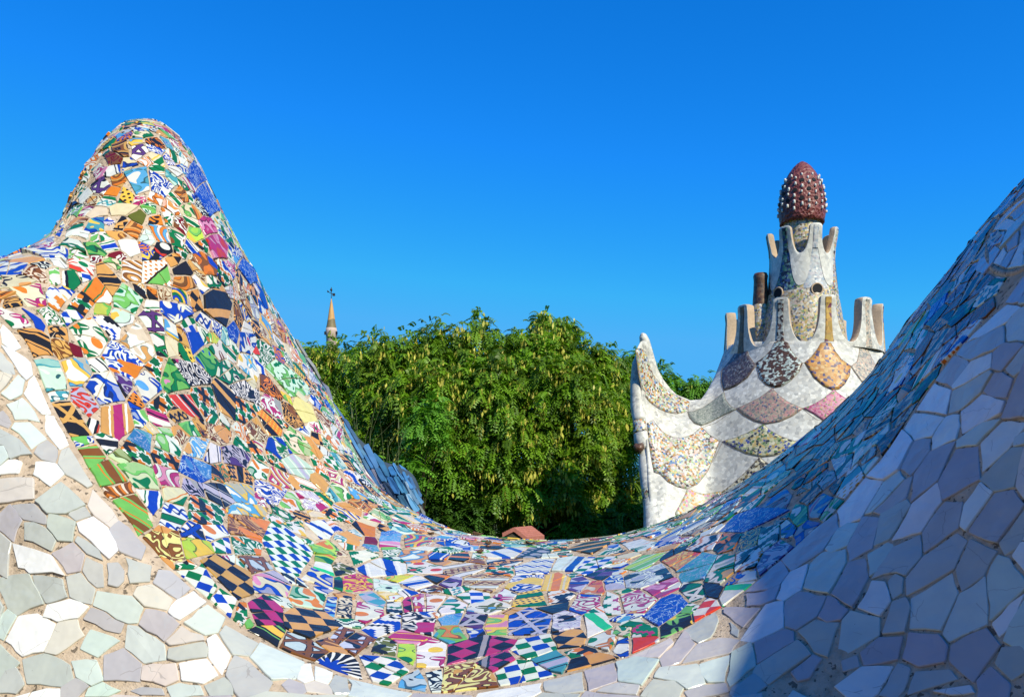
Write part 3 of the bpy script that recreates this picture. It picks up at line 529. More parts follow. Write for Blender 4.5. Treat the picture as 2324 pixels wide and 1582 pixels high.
def print_material(kind):
    b = B('glazed_' + kind)
    u, v = b.uv()
    vec = b.vec(u, v)
    n0 = b.noise(vec, 0.8, 1.0) - 0.5
    u = u + n0 * 0.22
    v = v + (b.noise(b.vec(v, u, 3.3), 0.8, 1.0) - 0.5) * 0.22
    A, C1, C2 = b.attr('ca'), b.attr('cb'), b.attr('cc')
    X = b.mix
    if kind == 'chk':
        col = X(((u / 1.9).fl() + (v / 1.9).fl()).mod2(), A, C1)
    elif kind == 'ck3':
        fu, fv = (u / 1.3).fl(), (v / 1.3).fl()
        col = X((fu + fv).mod2(), A, X(fu.mod2(), C1, C2))
    elif kind == 'str':
        p = (v / 3.6).fr()
        col = X(p.gt(.36) * p.lt(.44), A, C2)
        col = X(p.gt(.52) * p.lt(.82), col, C1)
        col = X(p.gt(.90) * p.lt(.95), col, C2)
    elif kind == 'stp':
        tri = (u.pp(1.6) / 0.4).fl() * 0.4
        p = ((v + tri) / 3.9).fr()
        col = X(p.gt(.34) * p.lt(.72), A, C1)
        col = X(p.gt(.86), col, C2)
    elif kind == 'swl':
        n = b.noise(vec, 0.42, 0.6, 0.4, 1.3)
        p = (n * 6.0).fr()
        ink = X(0.75, C1, (.02, .012, .01))
        col = X(p.gt(.42) * p.lt(.86), A, C1)
        col = X(p.gt(.86) * p.lt(.95), col, ink)
        col = X(b.noise(b.vec(v, u, 7.1), 0.35, 0.5).gt(.60), col, C2)
    elif kind == 'blb':
        n = b.noise(vec, 0.40, 0.8, 0.4, 0.6)
        ink = X(0.7, C1, (.02, .02, .02))
        col = X(n.gt(.50), A, ink)
        col = X(n.gt(.525), col, C1)
        col = X(n.gt(.62), col, X(0.45, C1, A))
        col = X(n.lt(.38), col, C2)
    elif kind == 'flo':
        x, y = (u / 4.4).fr() - 0.5, (v / 4.4).fr() - 0.5
        r = (x * x + y * y).sq()
        th = b.math('ARCTAN2', y, x)
        pet = ((th * 4.0).cos() * 0.5 + 0.5) * 0.22 + 0.20
        ink = X(0.7, C1, (.02, .02, .03))
        col = X(r.lt(pet + 0.025), A, ink)
        col = X(r.lt(pet), col, C1)
        col = X((th * 4.0).cos().gt(.90) * r.lt(pet) * r.gt(.14), col, A)
        col = X(r.lt(.11), col, C2)
        d = (x.ab() - 0.5) * (x.ab() - 0.5) + (y.ab() - 0.5) * (y.ab() - 0.5)
        col = X(d.lt(.030), col, C2)
    elif kind == 'geo':
        x, y = (u / 4.0).fr() - 0.5, (v / 4.0).fr() - 0.5
        th = b.math('ARCTAN2', y, x)
        d1 = x.ab().mx(y.ab())
        d2 = (x.ab() + y.ab()) * 0.7071
        st = d1.mn(d2)
        sec = (th * (8 / math.tau) + 0.5)
        col = X(sec.fl().mod2(), C1, C2)
        e = (sec.fr() - 0.5).ab()
        col = X(e.gt(.40), col, A)
        col = X(st.gt(.40), col, (.02, .022, .022))
        col = X(st.lt(.23), col, A)
        col = X(st.lt(.185), col, X(0.35, C1, (.015, .015, .02)))
    elif kind == 'dot':
        x, y = (u / 0.75).fr() - 0.5, ((v + (u / 0.75).fl() * 0.37) / 0.75).fr() - 0.5
        col = X((x * x + y * y).lt(.075), A, C1)
        p = (v / 4.2).fr()
        col = X(p.gt(.62), col, C2)
        col = X(p.gt(.58) * p.lt(.64), col, (.03, .015, .01))
    elif kind == 'ray':
        x, y = (u / 9.0).fr() - 0.5, (v / 9.0).fr() - 0.5
        r = (x * x + y * y).sq()
        th = b.math('ARCTAN2', y, x)
        col = X((th * (24 / math.tau)).fr().gt(.38), A, C1)
        col = X(r.lt(b.math('ADD', (th * 12.0).cos() * 0.05, 0.17)), col, C2)
        col = X(r.gt(.44), col, (.62, .22, .03))
    elif kind == 'lat':
        col = A
        k1 = None
        for a in (0.0, 60.0, 120.0):
            t = (u * math.cos(math.radians(a)) + v * math.sin(math.radians(a))) / 2.6
            e = ((t + 0.13 * a / 60).fr() - 0.5).ab()
            k1 = e if k1 is None else k1.mn(e)
        col = X(b.noise(vec, 0.4, 0.5).gt(.60), A, C2)
        col = X(k1.lt(.13), col, (.025, .02, .02))
        col = X(k1.lt(.085), col, C1)
    elif kind == 'tri':
        fu, fv = u / 2.3, v / 2.3
        t = (fu.fr() + 0.0).gt(fv.fr())
        t2 = (fu.fr() + fv.fr()).gt(1.0)
        col = X((t + t2).mod2(), A, C1)
        p = (v / 6.9).fr()
        col = X(p.lt(.14), col, (.02, .02, .02))
        col = X(p.gt(.035) * p.lt(.105), col, C2)
    elif kind == 'wav':
        p = (v / 3.4).fr() - 0.5
        s = (u * (math.tau / 2.2)).sin() * 0.16
        col = X((p - s).ab().lt(.10), A, C1)
        col = X((p + s).ab().lt(.045), col, X(0.6, C1, (.02, .02, .02)))
        col = X(p.ab().gt(.36), col, C2)
        col = X(p.ab().gt(.33) * p.ab().lt(.37), col, (.03, .025, .03))
    elif kind == 'rng':
        x, y = ((u + 2.2) / 6.5).fr() - 0.5, (v / 6.5).fr() - 0.4
        k = (x * x + y * y * 1.6).sq() * 13.0
        t = (k / 3.0).fr()
        col = X(t.gt(.36), A, C1)
        col = X(t.gt(.70), col, C2)
        col = X(((k).fr() - 0.5).ab().gt(.44), col, (.05, .03, .02))
    elif kind == 'mrb':
        n = (b.noise(vec, 0.55, 3.0, 0.6, 1.8) - 0.5).ab()
        col = X(b.noise(vec, 0.30, 1.0).gt(.55), A, C2)
        col = X(0.5, A, col)
        col = X(n.lt(.018), col, X(0.5, C1, (.7, .75, .8)))
    else:
        col = X(b.noise(vec, 0.6, 2.0) * 0.5, A, C1)
    return glaze_finish(b, col, vec)

KINDS = ['chk', 'ck3', 'str', 'stp', 'swl', 'blb', 'flo', 'geo', 'dot', 'ray', 'lat', 'tri', 'wav', 'rng', 'mrb', 'sol']
PRINT = {k: print_material(k) for k in KINDS}

def white_material():
    b = B('white_glaze')
    u, v = b.uv()
    vec = b.vec(u, v)
    A = b.attr('ca')
    n = b.noise(vec, 0.28, 3.0)
    col = b.mul(A, b.ramp(n, [(0.3, (.88,.88,.90)), (0.7, (1.0, 1.0, 1.0))]))
    blot = b.noise(vec, 0.5, 2.0, 0.6, 0.5)
    col = b.mix(b.math('MULTIPLY', blot.gt(.64), 0.10), col, (.40, .50, .55))
    # hair cracks and small pits in the glaze
    cr = b.voro(b.vec(u + blot * 1.2, v + n * 1.0), 0.16, 'DISTANCE_TO_EDGE', 'Distance')
    crack = cr.lt(.0045) * b.noise(vec, 0.25, 1.0).gt(.53)
    col = b.mix(crack * 0.45, col, (.25, .22, .20))
    pit = b.voro(vec, 1.1, 'F1', 'Distance').lt(.05) * b.noise(vec, 0.33, 1.0).gt(.60)
    col = b.mix(pit * 0.8, col, (.08, .07, .06))
    b.bump(b.noise(vec, 0.35, 2.0), 0.10, 0.03)
    return b.done(col, n * 0.16 + 0.12, 0.36)
WHITE_GLAZE = white_material()
WCOL = dict(W=(.80,.82,.79), G=(.50,.515,.475), M=(.58,.66,.61), L=(.475,.445,.455), C=(.66,.595,.53))

def mortar_material():
    b = B('mortar')
    p = b.obj()
    n = b.noise(p, 60.0, 5.0, 0.65)
    n2 = b.noise(p, 7.0, 3.0)
    col = b.ramp(n, [(0.25, (.30,.235,.17)), (0.5, (.55,.43,.32)), (0.8, (.66,.54,.42))])
    col = b.mix(b.math('MULTIPLY', n2.gt(.60), 0.30), col, (.36, .27, .19))
    gap = b.noise(p, 130.0, 3.0).gt(.61)
    col = b.mix(gap * 0.75, col, (.055, .045, .035))
    b.bump(b.noise(p, 240.0, 4.0, 0.7) + n * 0.8, 0.55, 0.004)
    return b.done(col, 0.92, 0.2)
MORTAR = mortar_material()

# ------------------------------------------------------------------ the shell of the bench
BU, BW, BG, _px = bench_shape()
del _px
I0 = NB - 1
bench = thing('mosaic_bench', 'undulating bench back clad in broken colourful and white tiles, filling the foreground', 'bench')

def bench_shell():
    G = BG[::2, ::2]
    n, m = G.shape[:2]
    tail, head = [], []
    foot = G[:, -1]
    out = foot - np.array([0, 0, EYE]); out[:, 2] = 0
    seatdir = -out / np.linalg.norm(out, axis=1)[:, None]
    a = foot + seatdir * 0.0; 
    low = foot.copy(); low[:, 2] = 0.50; low += seatdir * -0.02
    seat = low + seatdir * 0.12; seat[:, 2] = 0.46
    kerb = seat.copy(); kerb[:, 2] = 0.0
    b0 = G[:, 0].copy(); back = b0.copy(); back[:, 2] = 0.0
    away = b0 - G[:, 10]
    G = np.concatenate([back[:, None], G, low[:, None], seat[:, None], kerb[:, None]], 1)
    V = G.reshape(-1, 3)
    F = grid_faces(n, G.shape[1])
    me = mesh_fast('shell', V, F, True)
    return new_obj('mortar_shell', me, bench, [MORTAR])
bench_shell()

# surface lookup -----------------------------------------------------------------------------------
_dU = BU[1] - BU[0]
Wi = np.arange(len(BW))
def surf(uw):
    uw = np.atleast_2d(uw)
    fu = np.clip((uw[:, 0] - BU[0]) / _dU, 0, len(BU) - 1.001)
    fw = np.clip(np.interp(uw[:, 1], BW, Wi), 0, len(BW) - 1.001)
    i, j = fu.astype(int), fw.astype(int)
    a, c = (fu - i)[:, None], (fw - j)[:, None]
    return (BG[i, j] * (1 - a) * (1 - c) + BG[i + 1, j] * a * (1 - c) + BG[i, j + 1] * (1 - a) * c + BG[i + 1, j + 1] * a * c)

_du, _dw = 0.10, 0.008
def frames(uw):
    """3D point, unit tangents e1 (along), e2, normal, and L: uv -> metres in the tangent plane"""
    uw = np.atleast_2d(np.asarray(uw, float))
    P = surf(uw)
    Tu = (surf(uw + [_du, 0]) - surf(uw - [_du, 0])) / (2 * _du)
    Tw = (surf(uw + [0, _dw]) - surf(uw - [0, _dw])) / (2 * _dw)
    e1 = Tu / np.linalg.norm(Tu, axis=1)[:, None]
    n = np.cross(Tw, Tu); n /= np.linalg.norm(n, axis=1)[:, None] + 1e-12
    e2 = np.cross(n, e1)
    L = np.zeros((len(uw), 2, 2))
    L[:, 0, 0] = (Tu * e1).sum(1); L[:, 0, 1] = (Tw * e1).sum(1)
    L[:, 1, 0] = (Tu * e2).sum(1); L[:, 1, 1] = (Tw * e2).sum(1)
    return P, e1, e2, n, L

seam_a = np.array(SEAM_LINE)
def seam_w(u):
    return np.interp(u, seam_a[:, 0], seam_a[:, 1])
ring_a = np.array(RING_LINE)
ring_c = ring_a.mean(0)
def in_ring(uw):
    inside = False
    x, y = uw
    n = len(ring_a)
    for i in range(n):
        x1, y1 = ring_a[i]; x2, y2 = ring_a[(i + 1) % n]
        if (y1 > y) != (y2 > y) and x < (x2 - x1) * (y - y1) / (y2 - y1) + x1:
            inside = not inside
    return inside

rng = np.random.default_rng(7)
rnd = random.Random(11)

# ------------------------------------------------------------------ list of pieces: traced first, the rest broken at random
S_uw, S_M, S_zone, S_look = [], [], [], []
for (u, w, a, b_, c, code) in WHITE_SEEDS:
    S_uw.append((u, w)); S_M.append(((a, b_), (b_, c))); S_zone.append('white'); S_look.append(('white', code))
for (u, w, a, b_, c, code) in MEDAL_SEEDS:
    if not in_ring((u, w)): continue
    S_uw.append((u, w)); S_M.append(((a, b_), (b_, c))); S_zone.append('ring'); S_look.append(('white', code))
for (u, w, a, b_, c, kind, cols) in COLOUR_SEEDS:
    S_uw.append((u, w)); S_M.append(((a, b_), (b_, c))); S_zone.append('colour'); S_look.append((kind, cols))
# keep a traced piece on its own side of the seam
for i, (uw, z) in enumerate(zip(S_uw, S_zone)):
    sw = seam_w(uw[0])
    if z == 'white' and uw[1] < sw + 0.012: S_uw[i] = (uw[0], sw + 0.012)
    if z == 'colour' and uw[1] > sw - 0.012: S_uw[i] = (uw[0], sw - 0.012)

RANDOM_LOOKS = [('geo', 'w g o', 8), ('ck3', 'w b g', 3), ('str', 'w b k', 5), ('str', 'w g o', 5), ('str', 'w m g', 2), ('swl', 'w b lb', 6),
    ('swl', 'w g lg', 7), ('swl', 'cr br oc', 6), ('swl', 'w k oc', 3), ('swl', 'w m p', 3), ('swl', 'oc k br', 4), ('blb', 'w lg g', 8), ('blb', 'w b lb', 5),
    ('blb', 'mt tq w', 5), ('blb', 'y yg lg', 4), ('blb', 'w m lg', 3), ('flo', 'w g o', 5), ('flo', 'w b y', 5), ('flo', 'w m g', 3), ('flo', 'oc br k', 3),
    ('lat', 'w g k', 4), ('lat', 'w lv g', 3), ('lat', 'pb br k', 2), ('tri', 'm k gr', 1), ('tri', 'w g o', 4), ('wav', 'w b k', 3), ('wav', 'oc k k', 3),
    ('wav', 'w tq g', 3), ('rng', 'oc br o', 3), ('rng', 'w b y', 3), ('rng', 'cr m w', 2), ('mrb', 'b lb b', 3), ('mrb', 'tq b b', 2), ('sol', 'k k k', 2),
    ('sol', 'w w w', 8), ('sol', 'oc oc o', 4), ('sol', 'b b b', 2), ('sol', 'cr cr w', 5), ('dot', 'y k g', 5), ('stp', 'w g k', 4), ('stp', 'w b o', 4), ('chk', 'oc k k', 3),
    ('str', 'oc k k', 3), ('blb', 'lb y w', 3), ('swl', 'o b w', 3), ('str', 'cr g y', 4), ('blb', 'cr lg g', 6), ('blb', 'w o oc', 4), ('swl', 'w o g', 4)]
SHADE_LOOKS = [('mrb', 'b lb b', 2), ('blb', 'gr br k', 4), ('str', 'k oc br', 4), ('swl', 'br k oc', 5), ('lat', 'ta br k', 3), ('sol', 'k k k', 4), ('flo', 'gr dr k', 4),  # darker, warmer prints: the right arm's shade put into its tile colours
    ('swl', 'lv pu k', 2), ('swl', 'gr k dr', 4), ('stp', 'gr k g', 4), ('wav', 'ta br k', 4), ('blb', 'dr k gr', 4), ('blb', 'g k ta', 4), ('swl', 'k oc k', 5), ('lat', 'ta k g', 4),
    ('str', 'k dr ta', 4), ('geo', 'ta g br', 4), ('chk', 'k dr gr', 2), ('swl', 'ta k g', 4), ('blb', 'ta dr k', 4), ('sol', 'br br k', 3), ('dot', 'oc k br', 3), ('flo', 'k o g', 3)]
def pick(lst):
    return rnd.choices(lst, [l[2] for l in lst])[0][:2]

uw_arr = np.array(S_uw); M_arr = np.array(S_M)
P_arr = surf(uw_arr)
cellarea = np.linalg.norm(np.cross(BG[1:, :-1] - BG[:-1, :-1], BG[:-1, 1:] - BG[:-1, :-1]), axis=2)
okw = (BW[:-1] > -0.17)[None, :] & np.ones((len(BU) - 1, 1), bool)
prob = (cellarea * okw).ravel(); prob /= prob.sum()
picks = rng.choice(len(prob), 26000, p=prob)
jit = rng.random((len(picks), 2))
pi, pj = picks // (len(BW) - 1), picks % (len(BW) - 1)
cand = np.stack([BU[pi] + jit[:, 0] * _dU, BW[pj] + jit[:, 1] * (BW[pj + 1] - BW[pj])], 1)
candP, ce1, ce2, cn, cL = frames(cand)
pts = list(P_arr)
ptarr = np.zeros((6000, 3)); ptarr[:len(pts)] = P_arr; npt = len(pts)
rad = np.zeros(6000); rad[:npt] = 0.02
ntr = len(uw_arr)
for q in range(len(cand)):
    u, w = cand[q]
    sw = seam_w(u)
    ring = 35.8 < u < 38.4 and in_ring((u, w))
    zone = 'ring' if ring else ('white' if w > sw else 'colour')
    if zone == 'ring' and rnd.random() < 0.5: continue
    if abs(w - sw) < 0.007: continue
    p = candP[q]
    if zone == 'colour':
        x_hump = math.exp(-((p[2] - EYE - 0.75) / 0.25) ** 2) if p[0] < 0 else 0
        r = 0.0182 - 0.0042 * x_hump
        if w < 0.12: r *= 0.9
    else:
        r = 0.031
    r *= rnd.uniform(0.85, 1.25)
    d = uw_arr[:ntr] - cand[q]
    mh = np.einsum('ni,nij,nj->n', d, M_arr[:ntr], d)
    if mh.min() < 1.40: continue
    dd = np.linalg.norm(ptarr[ntr:npt] - p, axis=1) - rad[ntr:npt]
    if npt > ntr and dd.min() < r * 0.82: continue
    ar = rnd.uniform(1.0, 1.75)
    a, b_ = r * math.sqrt(ar), r / math.sqrt(ar)
    th = rnd.uniform(0, math.pi)
    R = np.array([[math.cos(th), math.sin(th)], [-math.sin(th), math.cos(th)]])
    L = cL[q]
    A = np.diag([1 / a, 1 / b_]) @ R @ L
    S_uw.append((u, w)); S_M.append(A.T @ A); S_zone.append(zone)
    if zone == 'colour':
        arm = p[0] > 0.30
        S_look.append(pick(SHADE_LOOKS) if arm and rnd.random() < min(.78, (p[0] - 0.30) * 4.5) else pick(RANDOM_LOOKS))
    else:
        S_look.append(('white', rnd.choice('WWGGGMMLLLC')))
    ptarr[npt] = p; rad[npt] = r; npt += 1
    if npt >= 5990: break
NS = len(S_uw)
uw_arr = np.array(S_uw); M_arr = np.array(S_M)
P_arr, E1, E2, NRM, LL = frames(uw_arr)

def clip(poly, nx, ny, c):
    """keep the side nx*x+ny*y <= c"""
    out = []
    k = len(poly)
    for i in range(k):
        x1, y1 = poly[i]; x2, y2 = poly[(i + 1) % k]
        d1, d2 = nx * x1 + ny * y1 - c, nx * x2 + ny * y2 - c
        if d1 <= 0: out.append((x1, y1))
        if (d1 < 0) != (d2 < 0) and d1 != d2:
            t = d1 / (d1 - d2)
            out.append((x1 + (x2 - x1) * t, y1 + (y2 - y1) * t))
    return out

def poly_area(p):
    return 0.5 * abs(sum(p[i][0] * p[(i + 1) % len(p)][1] - p[(i + 1) % len(p)][0] * p[i][1] for i in range(len(p))))

seam_dense = np.stack([np.linspace(seam_a[0, 0], BU[-1], 1000)] * 2, 1)
seam_dense[:, 1] = seam_w(seam_dense[:, 0])
seamP = surf(seam_dense)
ring_d = np.concatenate([ring_a + (np.roll(ring_a, -1, 0) - ring_a) * t for t in (0, .25, .5, .75)])
ringP = surf(ring_d)

def star_cell(i, k):
    """outline of the region nearest to piece i in everybody's own metric, as seen along rays from its middle"""
    Li = LL[i]; Linv = np.linalg.inv(Li)
    ang = np.linspace(0, math.tau, NRAY, endpoint=False)
    E = np.stack([np.cos(ang), np.sin(ang)], 1)                 # metres in the tangent plane
    Eu = E @ Linv.T                                             # the same rays in (u, w)
    a = np.sqrt(np.einsum('ni,ij,nj->n', Eu, M_arr[i], Eu))
    r = k / a
    size = r.max()
    near = np.where(np.linalg.norm(P_arr - P_arr[i], axis=1) < size * 2 + 0.05)[0]
    near = near[near != i]
    zi = S_zone[i]
    near = [j for j in near if (S_zone[j] == zi)]
    if near:
        D = uw_arr[near] - uw_arr[i]; M = M_arr[near]
        b_ = np.einsum('ni,jik,nk->nj', Eu, M, Eu)
        c = np.einsum('ni,jik,jk->nj', Eu, M, D)
        f = np.einsum('ji,jik,jk->j', D, M, D)[None]
        A = b_ - (a ** 2)[:, None]
        disc = c * c - A * f
        ok = disc >= 0
        sq = np.sqrt(np.where(ok, disc, 0))
        with np.errstate(divide='ignore', invalid='ignore'):
            r1 = (c - sq) / A; r2 = (c + sq) / A
        lin = f / (2 * c)
        cand_ = np.where(np.abs(A) < 1e-9 * (a ** 2)[:, None], np.stack([lin, lin]), np.stack([r1, r2]))
        cand_ = np.where(ok[None] & (cand_ > 0), cand_, 1e9).min(0)
        r = np.minimum(r, cand_.min(1))
    return [(r[q] * E[q, 0], r[q] * E[q, 1]) for q in range(NRAY)], size
NRAY = 56

def dp(poly, tol):
    """straighten a closed outline"""
    P = np.array(poly)
    c = P.mean(0)
    i0 = int(np.argmax(((P - c) ** 2).sum(1)))
    i1 = int(np.argmax(((P - P[i0]) ** 2).sum(1)))
    def rec(idx):
        if len(idx) < 3: return [idx[0]]
        p, q = P[idx[0]], P[idx[-1]]
        d = q - p; l = math.hypot(*d) + 1e-12
        e = np.abs((P[idx] - p) @ np.array([-d[1], d[0]]) / l)
        k = int(np.argmax(e))
        if e[k] < tol: return [idx[0]]
        return rec(idx[:k + 1]) + rec(idx[k:])
    n = len(P)
    ii = [(i0 + q) % n for q in range(n)] + [i0]
    m = ii.index(i1)
    keep = rec(ii[:m + 1]) + rec(ii[m:])
    return [tuple(P[k]) for k in keep]

def inset(poly, g):
    """move every side inwards by g"""
    n = len(poly)
    ar = sum(poly[i][0] * poly[(i + 1) % n][1] - poly[(i + 1) % n][0] * poly[i][1] for i in range(n))
    sg = 1 if ar > 0 else -1
    out = []
    for i in range(n):
        p0, p1, p2 = np.array(poly[i - 1]), np.array(poly[i]), np.array(poly[(i + 1) % n])
        d1, d2 = p1 - p0, p2 - p1
        l1, l2 = math.hypot(*d1), math.hypot(*d2)
        if l1 < 1e-7 or l2 < 1e-7: continue
        n1 = np.array([-d1[1], d1[0]]) / l1 * sg; n2 = np.array([-d2[1], d2[0]]) / l2 * sg
        b_ = n1 + n2; lb = b_ @ b_
        if lb < 0.25: b_ = b_ / math.sqrt(lb + 1e-9) * 1.5
        else: b_ = b_ * 2 / lb
        out.append(tuple(p1 + b_ * g))
    return out

def hull_area(p):
    p = sorted(set(p))
    def half(q):
        h = []
        for v in q:
            while len(h) > 1 and (h[-1][0] - h[-2][0]) * (v[1] - h[-2][1]) - (h[-1][1] - h[-2][1]) * (v[0] - h[-2][0]) <= 0: h.pop()
            h.append(v)
        return h[:-1]
    return poly_area(half(p) + half(p[::-1]))

def convex_cell(i, gap):
    """stricter straight cuts against every neighbour, for pieces that came out star shaped"""
    Li = LL[i]; Linv = np.linalg.inv(Li)
    ch = np.linalg.cholesky(np.linalg.inv(M_arr[i]))
    poly = [tuple(Li @ (ch @ np.array([math.cos(t), math.sin(t)]) * 2.0)) for t in np.linspace(0, math.tau, 14, endpoint=False)]
    size = max(math.hypot(*p) for p in poly)
    for j in np.where(np.linalg.norm(P_arr - P_arr[i], axis=1) < size * 2 + 0.05)[0]:
        if j == i or S_zone[j] != S_zone[i]: continue
        d = uw_arr[j] - uw_arr[i]
        gi, gj = M_arr[i] @ d, M_arr[j] @ d
        di, dj = math.sqrt(d @ gi), math.sqrt(d @ gj)
        n = Linv.T @ (gi / di + gj / dj)
        ln = math.hypot(*n)
        if ln < 1e-9: continue
        n = n / ln
        p = Li @ (d * (dj / (di + dj)))
        poly = clip(poly, n[0], n[1], n @ p - gap / 2)
        if len(poly) < 3: return []
    return poly

def cell(i):
    zone = S_zone[i]
    white = zone != 'colour'
    gap = (0.0034 if white else 0.0040) * rnd.uniform(0.75, 1.4)
    Li = LL[i]
    poly, size = star_cell(i, (2.3 if white else 2.0))
    poly = inset(dp(poly, .0030 if white else .0022), gap / 2 - (.0011 if white else .0008))
    if len(poly) < 3: return None
    if poly_area(poly) < 0.85 * hull_area(poly):
        poly = convex_cell(i, gap)
        if len(poly) < 3: return None
    # the mortar seam between the white and the coloured field, and the ring of the roundel
    for line, P, marg in ((seam_dense, seamP, 0.0034), (ring_d, ringP, 0.0065)):
        dist = np.linalg.norm(P - P_arr[i], axis=1)
        if dist.min() > size * 1.2 + 0.02: continue
        order = np.where(dist < size * 1.2 + 0.02)[0]
        for k in order[::3] if len(order) > 3 else order:
            k0, k1 = (k - 1) % len(P), (k + 1) % len(P)
            if line is seam_dense: k0, k1 = max(k - 1, 0), min(k + 1, len(P) - 1)
            else: k0, k1 = k, k
            pl = Li @ (line[k] - uw_arr[i])
            if line is seam_dense:
                t = Li @ (line[k1] - line[k0])
                n = np.array([t[1], -t[0]])
            else:
                # tangent of the ellipse through neighbours a quarter apart
                q = k % len(ring_a)
                t = Li @ (ring_a[(q + 1) % len(ring_a)] - ring_a[q - 1])
                n = np.array([t[1], -t[0]])
            ln = math.hypot(*n)
            if ln < 1e-9: continue
            n = n / ln
            if n @ pl < 0: n = -n
            # only cut with tangents that face this piece (concave side gives harmless far cuts)
            c = n @ pl
            if c < marg: continue
            cosang = c / (math.hypot(*pl) + 1e-9)
            if cosang < 0.80: continue
            poly = clip(poly, n[0], n[1], c - marg)
            if len(poly) < 3: return None
    if poly_area(poly) < (0.010 ** 2 if zone == 'colour' else 0.014 ** 2): return None
    return poly

def simplify(poly, tol):
    """drop very short edges so that shards keep few, straight sides"""
    p = list(poly)
    while len(p) > 4:
        L = [math.hypot(p[i][0] - p[(i + 1) % len(p)][0], p[i][1] - p[(i + 1) % len(p)][1]) for i in range(len(p))]
        k = min(range(len(p)), key=lambda i: L[i])
        if L[k] > tol: break
        j = (k + 1) % len(p)
        p[k] = ((p[k][0] + p[j][0]) / 2, (p[k][1] + p[j][1]) / 2)
        p.pop(j)
    return p

def few_corners(poly, n):
    """drop the flattest corners until n are left, keeping the area"""
    p = list(poly); a0 = poly_area(p)
    def tri(i):
        a, b_, c = p[i - 1], p[i], p[(i + 1) % len(p)]
        return 0.5 * abs((b_[0] - a[0]) * (c[1] - a[1]) - (c[0] - a[0]) * (b_[1] - a[1]))
    while len(p) > n:
        k = min(range(len(p)), key=tri)
        if tri(k) > .14 * a0: break
        p.pop(k)
    f = min(1.10, math.sqrt(a0 / max(poly_area(p), 1e-9)))
    cx = sum(q[0] for q in p) / len(p); cy = sum(q[1] for q in p) / len(p)
    return [(cx + (x - cx) * f, cy + (y - cy) * f) for x, y in p]

def shrink_poly(p, g):
    """inset a convex polygon"""
    cx = sum(a for a, _ in p) / len(p); cy = sum(b for _, b in p) / len(p)
    out = list(p)
    for i in range(len(p)):
        x1, y1 = p[i]; x2, y2 = p[(i + 1) % len(p)]
        nx, ny = y2 - y1, -(x2 - x1)
        l = math.hypot(nx, ny)
        if l < 1e-9: continue
        nx /= l; ny /= l
        if nx * (x1 - cx) + ny * (y1 - cy) < 0: nx, ny = -nx, -ny
        out = clip(out, nx, ny, nx * x1 + ny * y1 - g)
        if len(out) < 3: return out
    return out

def roughen(poly, amp, cut):
    """cut corners a little and let the broken edges wander"""
    out = []
    k = len(poly)
    for i in range(k):
        x0, y0 = poly[i - 1]; x1, y1 = poly[i]; x2, y2 = poly[(i + 1) % k]
        la, lb = math.hypot(x1 - x0, y1 - y0), math.hypot(x2 - x1, y2 - y1)
        if la < 1e-6 or lb < 1e-6: continue
        ca, cb = min(cut * rnd.uniform(.4, 1.6), la * .3), min(cut * rnd.uniform(.4, 1.6), lb * .3)
        out.append((x1 + (x0 - x1) * ca / la, y1 + (y0 - y1) * ca / la))
        out.append((x1 + (x2 - x1) * cb / lb, y1 + (y2 - y1) * cb / lb))
        if lb > 0.02:
            for t in ((.35, .68) if lb > 0.035 else (.5,)):
                nx, ny = (y2 - y1) / lb, -(x2 - x1) / lb
                o = rnd.gauss(0, amp)
                out.append((x1 + (x2 - x1) * t + nx * o, y1 + (y2 - y1) * t + ny * o))
    return out

def tile_geo(i, poly, lift):
    """top face, bevel ring and sides of one shard, in world space; returns verts, faces, uv of the top plane"""
    n = len(poly)
    q = np.array(poly)
    Linv = np.linalg.inv(LL[i])
    base = surf(uw_arr[i] + q @ Linv.T)
    cen = base.mean(0)
    nr = NRM[i]
    # plane through the corners, tipped by a degree or so as hand-set pieces are
    tip = E1[i] * rnd.gauss(0, .026) + E2[i] * rnd.gauss(0, .026)
    nt = nr + tip; nt /= np.linalg.norm(nt)
    h = ((base - cen) @ nt)[:, None] * nt
    flat = base - h * 0.60
    c2 = q.mean(0)
    ins = c2 + (q - c2) * (1 - 0.0008 / np.maximum(np.linalg.norm(q - c2, axis=1), .004))[:, None]
    baseI = flat + (ins - q) @ np.stack([E1[i], E2[i]])
    lift = lift + min(.004, max(0.0, float((P_arr[i] - cen) @ nr)))
    top = baseI + nr * lift
    rim = flat + nr * (lift - 0.0008)
    low = flat - nr * 0.006
    V = np.concatenate([top, rim, low])
    F = [tuple(range(n))]
    for a in range(n):
        b_ = (a + 1) % n
        F.append((a, n + a, n + b_, b_)); F.append((n + a, 2 * n + a, 2 * n + b_, n + b_))
    # orientation: the first face must look along nr
    a0 = np.cross(top[1] - top[0], top[2] - top[0])
    area = np.zeros(3)
    for a in range(n): area += np.cross(top[a], top[(a + 1) % n])
    if area @ nr < 0: F = [f[::-1] for f in F]
    return V, F, np.concatenate([q, q, q])

